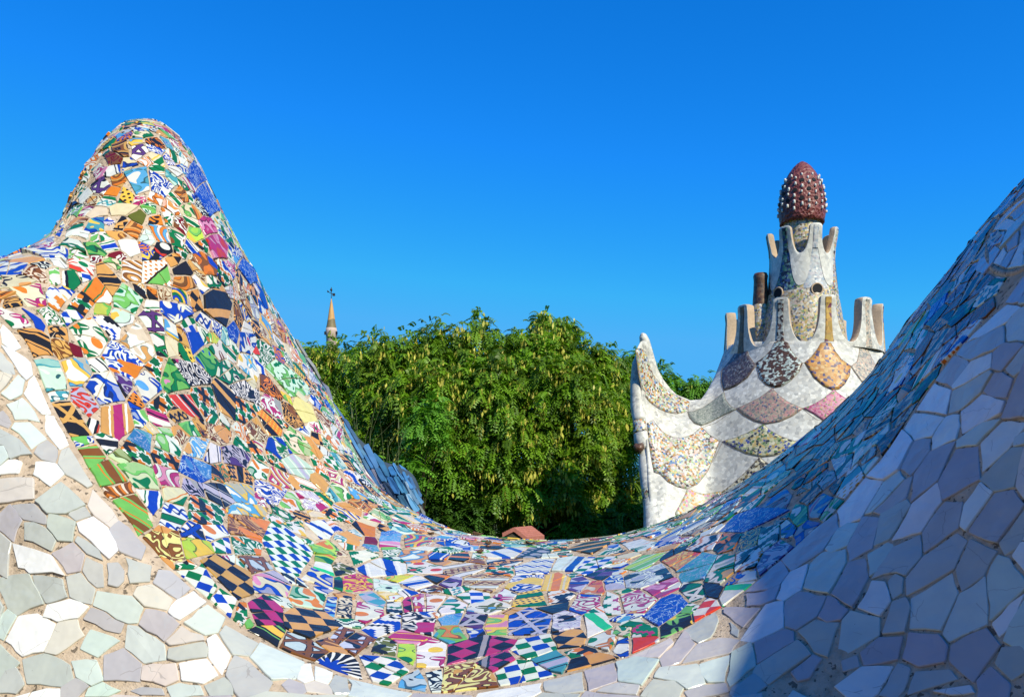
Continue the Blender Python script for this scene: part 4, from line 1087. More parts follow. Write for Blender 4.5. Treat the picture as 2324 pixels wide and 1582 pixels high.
def make_tile_mesh(items, multi):
    """items: list of (V, F, UV, look) -> one mesh with uv, colours and materials"""
    V, F, UVs, fa, fb, fc, mi = [], [], [], [], [], [], []
    mats = []
    for (v, f, uv, look) in items:
        o = len(V)
        V.extend(map(tuple, v)); UVs.extend(map(tuple, uv))
        kind, cols = look
        m = WHITE_GLAZE if kind == 'white' else PRINT[kind]
        if m not in mats: mats.append(m)
        k = mats.index(m)
        for g in f:
            F.append(tuple(a + o for a in g)); mi.append(k); fa.append(cols[0]); fb.append(cols[1]); fc.append(cols[2])
    me = mesh_np('tile', V, F)
    uvl = me.uv_layers.new(name='UVMap')
    li = np.empty(len(me.loops), np.int32); me.loops.foreach_get('vertex_index', li)
    uvl.data.foreach_set('uv', np.array(UVs, np.float32)[li].ravel())
    for nm, arr in (('ca', fa), ('cb', fb), ('cc', fc)):
        at = me.attributes.new(nm, 'FLOAT_COLOR', 'FACE')
        c = np.ones((len(F), 4), np.float32); c[:, :3] = np.array(arr)
        at.data.foreach_set('color', c.ravel())
    for m in mats: me.materials.append(m)
    if len(mats) > 1: me.polygons.foreach_set('material_index', mi)
    return me

def vary(c, s=0.06):
    k = 1 + rnd.uniform(-s, s) * 1.5
    return tuple(min(.83, max(.008, x * k * (1 + rnd.uniform(-s, s)))) for x in c)

tiles = []                                  # (size on the picture, zone, V, F, UV, look)
eye = np.array([0, 0, EYE])
for i in range(NS):
    poly = cell(i)
    if poly is None: continue
    zone = S_zone[i]
    white = zone != 'colour'
    poly = few_corners(simplify(poly, 0.0045 if not white else 0.007), rnd.choice((5, 5, 6)) if white else rnd.choice((4, 5, 5)))
    kind, code = S_look[i]
    if white:
        base = vary(WCOL[code], .035)
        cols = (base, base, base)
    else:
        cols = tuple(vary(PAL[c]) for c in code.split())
    parts = [poly]
    area = poly_area(poly)
    if (not white and i < ntr and area > 0.0030 and rnd.random() < .55) or (not white and i >= ntr and rnd.random() < .42) or (white and area > .0035 and rnd.random() < .10):
        # a piece cracked in two: the print runs on across the crack
        cx = sum(p[0] for p in poly) / len(poly); cy = sum(p[1] for p in poly) / len(poly)
        t = rnd.uniform(0, math.pi); nx, ny = math.cos(t), math.sin(t)
        c = nx * cx + ny * cy + rnd.uniform(-.1, .1) * math.sqrt(area)
        parts = [clip(poly, nx, ny, c - .0007), clip(poly, -nx, -ny, -c - .0007)]
    rot = rnd.uniform(0, math.tau)
    off = (rnd.uniform(0, 3), rnd.uniform(0, 3))
    lift = rnd.uniform(.0010, .0022)
    for p in parts:
        if len(p) < 3 or poly_area(p) < .00006: continue
        p = roughen(p, .0006 if not white else .0008, 0.0006 if not white else .0010)
        if len(p) < 3: continue
        V, F, UV = tile_geo(i, p, lift)
        cr_, sr = math.cos(rot), math.sin(rot)
        sc = 1.0 if white else (rnd.uniform(.60, .78) if i < ntr else rnd.uniform(.55, 1.0))
        UV = np.stack([(UV[:, 0] * cr_ - UV[:, 1] * sr) * sc + off[0], (UV[:, 0] * sr + UV[:, 1] * cr_) * sc + off[1]], 1)
        c3 = V.mean(0) - eye
        dist = np.linalg.norm(c3)
        facing = -(c3 @ NRM[i]) / dist
        sx, sy = c3[0] / max(c3[1], .05) * FPX, HORP - c3[2] / max(c3[1], .05) * FPX
        seen = facing > 0 and abs(sx) < WPX / 2 + 40 and -40 < sy < HPX + 60
        rank = poly_area(p) * max(facing, 0) / dist ** 2 if seen else 0
        tiles.append((rank, 'white_tile' if white else 'coloured_tile', V, F, UV, (kind, cols)))
tiles.sort(key=lambda t: -t[0])
rest = {'white_tile': [], 'coloured_tile': []}
count = {'white_tile': 0, 'coloured_tile': 0}
for (rank, nm, V, F, UV, look) in tiles:
    if rank > 0 and count[nm] < 300:
        count[nm] += 1
        cen = V.mean(0)
        me = make_tile_mesh([(V - cen, F, UV, look)], False)
        o = new_obj(nm, me, bench)
        o.location = cen
    else:
        rest[nm].append((V, F, UV, look))
for nm, label in (('coloured_tile', 'small_coloured_tiles'), ('white_tile', 'outer_white_tiles')):
    me = make_tile_mesh(rest[nm], True)
    o = new_obj(label, me, bench)
    o['kind'] = 'stuff'
print('tiles', len(tiles), count, {k: len(v) for k, v in rest.items()}, 'seen', sum(t[0] > 0 for t in tiles))

# ring of mortar round the white roundel on the right arm
ringpts = surf(np.concatenate([ring_a, ring_a[:2]]))
_, _, _, rn, _ = frames(np.concatenate([ring_a, ring_a[:2]]))
V, F = tube([p - n * .0025 for p, n in zip(ringpts, rn)], [.0055] * len(ringpts), 8, False)
new_obj('roundel_ring', mesh_np('roundel_ring', V, F, True), bench, [MORTAR])

# dry brown leaves and pods lying on the low crest of the bench
def dry_leaf(k, uw, size):
    P, e1, e2, n, _ = frames(np.array([uw]))
    r = random.Random(40 + k)
    V, F = [], []
    for i in range(7):
        t = i / 6
        wd = size * .34 * math.sin(math.pi * min(.97, max(.03, t))) ** .7
        for j in (-1, 0, 1):
            z = size * (.10 + .22 * abs(j) * (1 + .4 * math.sin(5 * t + k)) + .30 * (t - .5) ** 2)
            V.append((size * (t - .5), wd * j * r.uniform(.8, 1.2), z))
    for i in range(6):
        for j in range(2):
            a = i * 3 + j
            F.append((a, a + 3, a + 4, a + 1))
    o_ = len(V)
    TV, TF = tube([(size * .5, 0, size * .17), (size * .75, size * .08, size * .30)], [size * .035, size * .02], 5)
    V += [tuple(v) for v in TV]; F += [tuple(i + o_ for i in f) for f in TF]
    ang = r.uniform(0, math.tau)
    ca, sa = math.cos(ang), math.sin(ang)
    W = [P[0] + e1[0] * (x * ca - y * sa) + e2[0] * (x * sa + y * ca) + n[0] * (z + .001) for x, y, z in V]
    W = np.array(W)
    o = new_obj('dry_leaf', mesh_np('dry_leaf', W - P[0], F, True), None, [DRYLEAF])
    o.location = P[0]
    sol = o.modifiers.new('thickness', 'SOLIDIFY'); sol.thickness = size * .05
    tag(o, LEAF_LABELS[k], 'leaf', 'dry leaves on the bench crest')
_b = B('dry_leaf_brown')
DRYLEAF = _b.done(_b.ramp(_b.noise(_b.obj(), 300.0, 3.0), [(.3, (.045,.022,.010)), (.7, (.16,.085,.035))]), .8)
LEAF_LABELS = ('dry brown leaf on the upper edge of the low crest, largest of the five', 'dry brown leaf in the middle of the little group on the low crest',
               'dry brown leaf nearest the viewer on the low crest', 'dry brown leaf farthest right on the low crest', 'smallest dry brown leaf, farthest left on the low crest')
for k, uw in enumerate(LEAF_SPOTS):
    dry_leaf(k, uw, (.022, .019, .017, .018, .014)[k])

# ------------------------------------------------------------------ ground
def earth_material():
    b = B('park_earth')
    p = b.obj()
    n = b.noise(p, 0.15, 4.0)
    n2 = b.noise(p, 3.0, 5.0, 0.7)
    col = b.ramp(n2, [(.3, (.030,.045,.014)), (.55, (.055,.075,.022)), (.8, (.10,.085,.045))])
    col = b.mix(n.gt(.58) * 0.5, col, (.13, .10, .065))
    b.bump(n2, 0.6, 0.15)
    return b.done(col, 0.95, 0.1)
def sand_material():
    b = B('terrace_sand')
    p = b.obj()
    n = b.noise(p, 2.0, 6.0, 0.7)
    col = b.ramp(n, [(.3, (.23,.17,.115)), (.6, (.33,.26,.18)), (.8, (.38,.31,.23))])
    b.bump(b.noise(p, 90.0, 3.0), 0.4, 0.006)
    return b.done(col, 0.95, 0.15)
GROUND_Z = -6.0
def ground():
    r = [0, 15, 30, 60, 120, 300, 900, 3500]
    V = [(0, 30, GROUND_Z)]; F = []
    seg = 48
    for k, a in enumerate(r[1:]):
        for s in range(seg):
            t = math.tau * s / seg
            h = 0.25 * math.sin(3 * t + k) * min(1, a / 60) if a < 900 else 0
            V.append((a * math.cos(t), 30 + a * math.sin(t), GROUND_Z + h))
    for s in range(seg): F.append((0, 1 + s, 1 + (s + 1) % seg))
    for k in range(len(r) - 2):
        for s in range(seg):
            a, b_ = 1 + k * seg + s, 1 + k * seg + (s + 1) % seg
            F.append((a, a + seg, b_ + seg, b_))
    g = new_obj('ground', mesh_np('ground', V, F, True), None, [earth_material()])
    g['kind'] = 'structure'
ground()
tb = Bag()
tb.box((0, -14, GROUND_Z / 2 - 0.002), (34, 33.2, -GROUND_Z))
tm = tb.build('terrace', sand_material())
tm['kind'] = 'structure'

# unseen wooded hillside, added round the viewer to block sky light on the bench
def blocker_hill():
    r_ = np.random.default_rng(2)
    na, nr = 150, 26
    az = np.radians(np.linspace(46, 314, na))                    # clockwise from the viewing direction
    rr = 17 + 60 * np.linspace(0, 1, nr) ** 1.3
    V = []
    bump = r_.random((na, nr))
    for i, a in enumerate(az):
        deg = math.degrees(a)
        top = np.interp(deg, [46, 75, 110, 165, 200, 262, 290, 314], [5, 14, 15, 18, 27, 27, 20, 6])
        for j, r in enumerate(rr):
            t = min(1, (r - 17) / 26)
            h = GROUND_Z + (top - GROUND_Z) * (t * t * (3 - 2 * t)) + (bump[i, j] - .5) * 2.6 * t * min(1, top / 12)
            V.append((r * math.sin(a), r * math.cos(a), h))
    o = new_obj('blocker_hill', mesh_fast('blocker_hill', np.array(V), grid_faces(na, nr), True), None, [blocker_hill_mat()])
    o['kind'] = 'structure'
def blocker_hill_mat():
    b = B('blocker_hillside')
    p = b.obj()
    n = b.noise(p, .5, 6.0, .7)
    col = b.ramp(n, [(.3, (.018,.032,.009)), (.5, (.045,.075,.018)), (.75, (.085,.105,.030))])
    b.bump(n, 1.0, 1.2)
    return b.done(col, .95, .1)
blocker_hill()

# ------------------------------------------------------------------ lodge roof and tower, 30 m away
TD = 30.0
TK = TD / FPX
def tX(px): return (px - CXP) * TK
def tZ(py): return EYE + (HORP - py) * TK
TX0 = tX(1820)
def tZf(py, r): return EYE + (HORP - py) * (TD - 0.85 * r * TK) / FPX     # height of a ring of radius r (measured unit) whose front shows at py

def chips(name, pal, scale, grout=(.42,.38,.33), rough=0.28, edge=0.07, stretch=(1, 1, 1)):
    """broken tile chips: each cell one colour of the palette, grout lines between"""
    b = B(name)
    mp = b.node('ShaderNodeMapping'); b.put(mp.inputs[0], b.obj()); mp.inputs['Scale'].default_value = stretch
    p = mp.outputs[0]
    c = b.sep(b.voro(p, scale))
    d = b.voro(p, scale, 'DISTANCE_TO_EDGE', 'Distance')
    n = len(pal)
    col = b.ramp(c[0], [(k / n, pal[k]) for k in range(n)], 'CONSTANT')
    v = c[1] * 0.35 + 0.78
    vv = b.node('ShaderNodeCombineColor')
    for i in range(3): b.put(vv.inputs[i], v)
    col = b.mul(col, vv.outputs[0])
    # a second print colour inside some chips
    fine = b.noise(p, scale * 2.2, 2.0)
    col = b.mix(fine.gt(.58) * c[2].gt(.55) * 0.55, col, b.ramp(c[2], [(k / n, pal[(k * 3 + 1) % n]) for k in range(n)], 'CONSTANT'))
    big = b.noise(p, 1.1, 3.0)
    col = b.mul(col, b.ramp(big, [(.3, (.82,.81,.78)), (.65, (1, 1, 1))]))
    col = b.mix(d.lt(edge / 2), col, grout)
    b.bump(d.mn(0.08) * 4.0 + c[1] * 0.4, 0.16, 0.012)
    return b.done(col, c[1] * 0.3 + rough, 0.5)

PL = PAL
T_WHITE = chips('white_chips', [(.72,.71,.66), (.61,.60,.56), (.76,.74,.68), (.52,.51,.48), (.69,.66,.59)], 9.0, (.56,.53,.47), 0.34, 0.05)
T_PROWN = chips('white_crown_chips', [(.72,.71,.66), (.63,.62,.58), (.75,.73,.68)], 8.0, (.56,.53,.47), 0.34, 0.04)
T_MULTI = chips('many_coloured_chips', [(.62,.60,.64), (.62,.27,.06), (.60,.60,.50), (.24,.12,.06), (.62,.68,.60), (.10,.22,.45), (.68,.45,.42), (.30,.46,.22), (.60,.66,.56), (.66,.50,.16), (.05,.05,.06), (.62,.60,.66)], 14.2, (.36,.31,.26), 0.3)
T_SHAFT = chips('shaft_chips', [(.66,.60,.48), (.55,.38,.16), (.62,.56,.44), (.16,.12,.08), (.64,.48,.40), (.10,.18,.34), (.22,.34,.14), (.68,.64,.56), (.60,.46,.12), (.50,.40,.30)], 14.9, (.40,.34,.26), 0.26)
T_BROWN = chips('brown_chips', [(.10,.04,.02), (.15,.06,.03), (.07,.04,.03), (.18,.10,.05)], 9.0, (.14,.10,.07))
T_DARK = chips('dark_purple_chips', [(.07,.05,.08), (.12,.10,.12), (.05,.045,.05), (.16,.15,.17), (.10,.06,.05), (.30,.30,.30)], 16.2, (.13,.11,.10))
T_BW = chips('brown_white_chips', [(.09,.04,.02), (.55,.66,.62), (.10,.045,.025), (.62,.70,.66), (.08,.05,.04), (.45,.55,.52)], 10.8, (.12,.07,.05), 0.3, 0.07, (1, 1, 1.4))
T_ORANGE = chips('orange_blue_chips', [(.58,.26,.05), (.62,.32,.08), (.50,.20,.04), (.62,.40,.18), (.07,.07,.20), (.55,.26,.05), (.66,.40,.12), (.10,.08,.16)], 10.8, (.42,.22,.08))
T_PALE = chips('pale_ring_chips', [(.56,.46,.36), (.60,.52,.42), (.30,.30,.28), (.58,.40,.30), (.52,.46,.36), (.22,.24,.22)], 14.9, (.48,.40,.32))
T_GREY = chips('grey_green_chips', [(.26,.29,.25), (.33,.35,.31), (.18,.21,.19), (.42,.43,.38), (.22,.26,.22)], 20.2, (.34,.33,.28))
T_PINK = chips('pink_grey_chips', [(.52,.26,.24), (.40,.32,.24), (.10,.13,.20), (.50,.40,.30), (.56,.28,.26), (.20,.22,.20), (.46,.34,.26)], 17.6, (.40,.32,.26))
T_MAG = chips('magenta_chips', [(.55,.12,.24), (.62,.26,.36), (.50,.08,.22), (.16,.26,.08), (.62,.34,.22), (.60,.20,.34), (.58,.30,.40)], 16.2, (.52,.30,.30))
T_GREEN = chips('green_cream_chips', [(.60,.58,.34), (.10,.18,.06), (.64,.60,.42), (.04,.05,.05), (.30,.38,.16), (.62,.58,.36), (.05,.08,.30), (.62,.44,.14)], 11.5, (.50,.46,.32))
T_BLACK = chips('cream_black_chips', [(.60,.54,.36), (.05,.045,.04), (.62,.58,.44), (.20,.15,.06), (.64,.60,.46), (.05,.05,.05)], 10.8, (.46,.40,.28))
T_FLOWER = chips('flower_chips', [(.58,.56,.46), (.62,.30,.06), (.46,.50,.38), (.52,.20,.36), (.60,.58,.48), (.30,.38,.26), (.64,.40,.10)], 12.2, (.52,.46,.38))
T_BLUE = chips('blue_green_chips', [(.03,.06,.20), (.08,.22,.14), (.02,.02,.03), (.05,.10,.30), (.14,.30,.20), (.03,.05,.10), (.20,.34,.34)], 12.2, (.07,.08,.10), 0.2)
T_SILVER = chips('silver_blue_chips', [(.56,.60,.62), (.42,.48,.55), (.64,.64,.62), (.34,.40,.48), (.58,.54,.56), (.66,.66,.66)], 12.2, (.50,.50,.50), 0.10)
def plain(name, c, rough=0.85, bump=12.0, var=.25, spec=.3):
    b = B(name)
    n = b.noise(b.obj(), bump, 5.0, 0.65)
    col = b.mul(c, b.ramp(n, [(.25, (1 - var,) * 3), (.7, (1, 1, 1))]))
    b.bump(n, 0.35, 0.03)
    return b.done(col, rough, spec)
T_PLASTER = plain('beige_plaster', (.58,.43,.30))
T_HOLE_SHADE = plain('painted_hole_shade', (.02,.02,.025))  # near-black paint for the shade inside openings that are not cut
T_STRIP_O = chips('orange_flower_strip', [(.58,.34,.06), (.62,.42,.10), (.56,.30,.05), (.16,.03,.07), (.60,.38,.08)], 7.0, (.40,.24,.06))
T_STRIP_K = chips('dark_lace_strip', [(.04,.035,.04), (.48,.52,.52), (.05,.03,.03), (.40,.44,.44), (.10,.05,.04)], 11.0, (.08,.06,.05))
T_STRIP_B = chips('brown_strip', [(.15,.10,.06), (.20,.14,.08), (.10,.07,.05)], 11.0, (.12,.09,.06))
def dome_mat():
    b = B('maroon_scales')
    p = b.obj()
    d = b.voro(p, 9.0, 'F1', 'Distance')
    n = b.noise(p, 22.0, 3.0)
    col = b.ramp(d + n * 0.3, [(.15, (.065,.012,.011)), (.45, (.15,.030,.025)), (.75, (.23,.065,.055))])
    b.bump(d + n * 0.5, 0.8, 0.05)
    return b.done(col, 0.42, 0.4)
T_DOME = dome_mat()
T_STUD = plain('white_stud', (.82,.80,.74), 0.35, 8.0, .12)

tower = thing('lodge_tower', 'white and mosaic lodge roof and tower with two pronged crowns and a maroon studded dome', 'tower', (TX0, TD, GROUND_Z))
def tadd(name, me, mats, parent=None):
    """parts are modelled in world space and then set under the tower"""
    o = new_obj(name, me, parent or tower, mats)
    o.location = (-TX0, -TD, -GROUND_Z) if parent is None else (0, 0, 0)
    return o

# --- roof surface as depth over (x, z)
_ry = np.array([600, 780, 820, 880, 905, 960, 1100, 1260, 1700], float)
_rr = np.array([168, 170, 190, 235, 262, 302, 352, 395, 420], float)
def roof_y(px, py):
    R = np.interp(py, _ry, _rr)
    bulge = 2.66 + np.clip(py - 780, 0, 900) * TK * 0.42
    q = ((px - 1820) / R) ** 2
    s = np.where(q < .8, np.sqrt(np.clip(1 - q, 0, 1)), .447 - .6 * (1 - np.exp(-(np.clip(q, .8, 60) - .8) * 1.86)))
    return TD - bulge * s - 0.85 * np.clip((px - 1820) / 170.0, -1.2, 1.8) - 3.4 * (1 - np.exp(-(np.clip(1665 - px, 0, 400) / 120.0) ** 2)) ** 1.0 * np.clip((1665 - px) / 200.0, 0, 1.1)
def roof3(px, py, off=0.0):
    """point on the roof skin seen at (px, py), moved towards the eye by off"""
    px, py = np.asarray(px, float), np.asarray(py, float)
    Y = roof_y(px, py) - off
    return np.stack([(px - CXP) / FPX * Y, Y, EYE + (HORP - py) / FPX * Y], -1)

TOP = np.array([(1446,790),(1456,772),(1467,775),(1477,793),(1488,825),(1500,855),(1533,896),(1564,909),(1592,906),(1607,883),(1623,852),(1637,815),(1648,786),
                (1680,776),(1820,774),(1960,776),(1995,786),(2020,830),(2070,900),(2150,960)], float)
EDGE = np.array([(1446,790),(1452,850),(1456,900),(1464,955),(1467,1010),(1470,1072),(1476,1160),(1482,1270)], float)
def resamp(P, n):
    d = np.r_[0, np.cumsum(np.hypot(*np.diff(P, axis=0).T))]
    t = np.linspace(0, d[-1], n)
    return np.stack([np.interp(t, d, P[:, k]) for k in (0, 1)], 1)
def roof():
    na, nb = 120, 60
    T, E = resamp(TOP, na), resamp(EDGE, nb)
    Bt = np.stack([np.linspace(1500, 2230, na), np.full(na, 1270)], 1)
    b = np.linspace(0, 1, nb)[None, :, None]; a = np.linspace(0, 1, na)[:, None, None]
    P = T[:, None] * (1 - b) + Bt[:, None] * b
    lin = T[0][None] * (1 - b[0]) + Bt[0][None] * b[0]
    P = P + (1 - a) ** 3 * (E - lin)[None]
    G = roof3(P[..., 0], P[..., 1])
    # thickness: a second skin behind, joined round the rim
    back = G + np.array([0.10, 0.55, -0.05])
    n = na * nb
    V = np.concatenate([G.reshape(-1, 3), back.reshape(-1, 3)])
    F1 = grid_faces(na, nb)
    F2 = F1[:, ::-1] + n
    idx = np.arange(n).reshape(na, nb)
    rim = np.concatenate([idx[:, 0], idx[-1, 1:], idx[-2::-1, -1], idx[0, -2:0:-1]])
    r2 = np.roll(rim, -1)
    F3 = np.stack([rim, rim + n, r2 + n, r2], 1)
    return tadd('roof', mesh_fast('roof', V, np.concatenate([F1, F2, F3]), True), [T_WHITE])
roof_o = roof()

def on_roof(poly_px, off=0.014):
    """a mosaic field: closed outline on the roof, filled with rings towards its middle, rim turned down into the roof"""
    P = resamp(np.array(list(poly_px) + [poly_px[0]], float), 97)[:-1]
    c = P.mean(0)
    P = c + (P - c) * 1.03
    rings = [1.0, 0.985, 0.8, 0.6, 0.4, 0.2]
    V = []; n = len(P)
    for k, s in enumerate(rings):
        Q = c + (P - c) * s
        V.append(roof3(Q[:, 0], Q[:, 1], off if k else -0.03))
    V = np.concatenate(V + [roof3(c[0], c[1], off)[None]])
    F = []
    for k in range(len(rings) - 1):
        for i in range(n):
            j = (i + 1) % n
            F.append((k * n + i, k * n + j, (k + 1) * n + j, (k + 1) * n + i))
    m = (len(rings) - 1) * n
    for i in range(n): F.append((m + i, m + (i + 1) % n, len(V) - 1))
    # orientation towards the eye
    a = np.cross(V[F[0][1]] - V[F[0][0]], V[F[0][2]] - V[F[0][1]])
    me = mesh_np('mosaic_field', V, F, True)
    return me
def bcrop(*p): return [((2230 + x / 2.055) / 1.5813, (1150 + y / 2.055) / 1.5813) for x, y in p]
def ccrop(*p): return [((2550 + x / 2.26) / 1.5813, (1050 + y / 2.26) / 1.5813) for x, y in p]
FIELDS = [
    (bcrop((108,225),(140,212),(180,240),(205,320),(235,400),(280,460),(335,515),(410,560),(495,595),(490,640),(478,662),(440,680),(395,684),(330,672),(270,645),(210,600),(165,545),(150,500),(130,400)), T_MULTI),
    (bcrop((195,765),(240,740),(280,800),(335,845),(385,865),(440,872),(520,845),(585,790),(640,845),(715,892),(680,990),(630,1110),(560,1200),(480,1235),(420,1222),(350,1190),(290,1130),(245,1115),(225,1010),(205,880)), T_MULTI),
    (bcrop((492,672),(530,670),(600,645),(680,590),(755,530),(765,585),(800,632),(845,655),(760,695),(665,745),(590,776),(540,755),(505,715)), T_GREY),
    (bcrop((745,365),(800,300),(850,225),(880,190),(920,180),(935,260),(990,335),(930,420),(850,480),(800,503),(755,515),(737,450)), T_DARK),
    (ccrop((520,410),(580,395),(625,412),(650,470),(690,525),(742,572),(715,640),(650,710),(580,757),(515,770),(450,745),(400,690),(370,572),(430,530),(490,470)), T_BW),
    (ccrop((895,415),(930,405),(978,415),(1010,480),(1060,545),(1132,595),(1125,670),(1085,740),(1040,780),(985,787),(915,755),(840,690),(766,570),(820,525),(870,460)), T_ORANGE),
    (ccrop((1210,450),(1270,455),(1300,520),(1330,580),(1400,640),(1300,740),(1230,725),(1180,660),(1140,600),(1190,560),(1205,500)), T_PALE),
    (ccrop((500,780),(545,830),(610,880),(680,915),(742,940),(660,1000),(560,1045),(440,1066),(350,1040),(270,995),(210,942),(300,905),(390,860),(455,815)), T_PINK),
    (ccrop((1000,790),(1040,825),(1095,860),(1150,890),(1060,1010),(920,1040),(840,985),(755,940),(830,910),(910,865),(960,825)), T_MAG),
    (ccrop((430,1070),(480,1120),(560,1165),(640,1195),(705,1212),(620,1280),(520,1320),(410,1332),(290,1305),(190,1260),(100,1208),(200,1180),(300,1140),(370,1105)), T_GREEN),
    (ccrop((395,1337),(430,1370),(480,1400),(520,1420),(420,1520),(300,1620),(120,1690),(60,1640),(170,1560),(280,1460),(350,1385)), T_BLACK),
    (bcrop((490,1240),(550,1268),(620,1282),(720,1262),(760,1275),(640,1370),(500,1480),(420,1470),(400,1420),(440,1350),(470,1290)), T_FLOWER),
]
def scale_shape(cx, top, w, h):
    return [(cx, top), (cx + w * .28, top + h * .25), (cx + w * .5, top + h * .52), (cx + w * .3, top + h * .84), (cx, top + h), (cx - w * .3, top + h * .84), (cx - w * .5, top + h * .52), (cx - w * .28, top + h * .25)]
for cx, top, w, h, m in ((2035, 884, 150, 84, T_GREY), (1893, 966, 165, 76, T_MULTI), (2070, 972, 165, 80, T_BLACK), (1822, 1046, 165, 84, T_FLOWER), (1985, 1056, 170, 88, T_GREEN), (1900, 1140, 170, 92, T_ORANGE), (1740, 1132, 165, 92, T_PINK), (2070, 1150, 170, 92, T_MULTI)):
    FIELDS.append((scale_shape(cx, top, w, h), m))
T_JOINT = plain('field_joint', (.32,.25,.19), .9, 20.0, .3)
def joint(poly_px, r=0.008):
    P = resamp(np.array(list(poly_px) + [poly_px[0]], float), 97)
    c = P[:-1].mean(0); P = c + (P - c) * 1.03
    V, F = tube([tuple(p) for p in roof3(P[:, 0], P[:, 1], .006)], r, 6, False)
    return mesh_np('joint', V, F, True)
for poly, m in FIELDS:
    f_ = tadd('mosaic_field', on_roof(poly), [m])
    tadd('joint', joint(poly), [T_JOINT], f_)
# scallop joints between the white fields
for arc in (ccrop((742,572),(766,571)), ccrop((370,572),(330,572),(300,540),(297,470),(300,430)), ccrop((742,572),(800,562),(850,530),(880,480)), ccrop((620,470),(650,520),(690,560),(742,572)),
            ccrop((1060,545),(1100,585),(1150,595),(1195,570),(1207,500),(1205,455)), ccrop((515,770),(505,780),(560,850),(640,905),(742,940),(850,905),(940,850),(1000,790)),
            ccrop((108,800),(115,860),(140,915),(210,942)), ccrop((210,942),(110,1010),(40,1060),(-60,1090)), ccrop((985,787),(1000,790),(1060,840),(1095,860)),
            ccrop((742,940),(690,975),(640,1010),(560,1045)), ccrop((742,940),(800,985),(860,1030),(905,1040)), ccrop((100,1208),(30,1205),(-40,1180),(-90,1130)),
            ccrop((100,1208),(60,1290),(20,1370),(-40,1450),(-120,1540)), ccrop((410,1332),(500,1320),(600,1290)), bcrop((590,776),(500,690),(492,640)), bcrop((735,450),(735,380),(750,340))):
    Q = resamp(np.array(arc, float), 30)
    V, F = tube([tuple(p) for p in roof3(Q[:, 0], Q[:, 1], -.002)], .009, 6)
    tadd('joint', mesh_np('joint', V, F, True), [T_JOINT], roof_o)

# --- rims at the left corner: beads of white chips with coloured bands
def px_tube(name, pts, mat, dy=0.25, seg=12):
    P = []
    for x, y, r in pts:
        Y = float(roof_y(np.array(max(x, 1452.0)), np.array(float(y)))) + dy
        P.append(((x - CXP) / FPX * Y, Y, EYE + (HORP - y) / FPX * Y))
    # smooth the path
    Q, R = [], []
    for i in range(len(pts) - 1):
        for t in (0, .25, .5, .75):
            Q.append(Vector(P[i]).lerp(Vector(P[i + 1]), t)); R.append((pts[i][2] * (1 - t) + pts[i + 1][2] * t) * TK)
    Q.append(Vector(P[-1])); R.append(pts[-1][2] * TK)
    V, F = tube(Q, R, seg)
    return tadd(name, mesh_np(name, V, F, True), [mat])
px_tube('roof_horn', [(1457,757,3),(1459,762,8),(1463,775,11),(1468,800,13),(1480,842,13),(1500,878,12),(1530,904,10),(1564,917,9),(1590,914,6)], T_WHITE, 0.55)
px_tube('roof_edge', [(1448,808,5),(1446,825,11),(1446,870,15),(1449,930,17),(1453,958,15)], T_WHITE, 0.35)
px_tube('mosaic_band', [(1453,957,16),(1456,985,17)], T_MULTI, 0.35)
px_tube('roof_edge', [(1456,984,17),(1458,1000,18),(1462,1020,16),(1464,1028,6)], T_WHITE, 0.35)
px_tube('mosaic_band', [(1440,1010,5),(1450,1018,10),(1460,1008,6)], T_BROWN, 0.2)
px_tube('roof_edge', [(1464,1018,12),(1467,1050,17),(1472,1090,18),(1476,1117,18)], T_WHITE, 0.35)
px_tube('mosaic_band', [(1476,1116,18.5),(1480,1137,19)], T_MULTI, 0.35)
px_tube('roof_edge', [(1480,1136,19),(1484,1165,21),(1486,1200,22),(1488,1270,22)], T_WHITE, 0.35)

# --- walls under the roof
wb = Bag()
wb.box(((tX(1500) + tX(2150)) / 2, TD + 2.2, (tZ(1262) + GROUND_Z) / 2), (tX(2150) - tX(1500) - 0.6, 4.0, tZ(1262) - GROUND_Z))
o = tadd('stone_wall', mesh_np('stone_wall', wb.V, wb.F), [plain('brown_stone', (.34,.25,.17), .9, 3.0, .5)])

# --- surfaces of revolution for the tower
FRONT = math.atan2(TX0, TD)                      # the tower's own front faces the eye
def ring_pt(r, th, z):
    a = th - FRONT
    return (TX0 + r * math.sin(a), TD - r * math.cos(a), z)
def revolve(name, prof, mat, seg=64, parent=None):
    V = [ring_pt(r * TK, math.tau * s / seg, tZf(y, r)) for s in range(seg) for r, y in prof]
    F = grid_faces(seg, len(prof), True)
    return tadd(name, mesh_fast(name, np.array(V), F, True), [mat])
SHAFT = [(511,77),(530,74.5),(550,71),(577,69),(610,71.5),(643,75),(700,85),(770,95),(800,98)]
sy = np.array([p[0] for p in SHAFT], float); sr = np.array([p[1] for p in SHAFT], float)
def shaft_r(y): return float(np.interp(y, sy, sr))
revolve('shaft', [(shaft_r(y), y) for y in np.linspace(600, 800, 21)] + [(60, 800)], T_SHAFT)
revolve('collar', [(41,480),(40,500),(41,530),(43,560),(46,600)], T_SHAFT, 48)
revolve('crown_floor', [(66, 604), (40, 604)], T_PLASTER, 48)

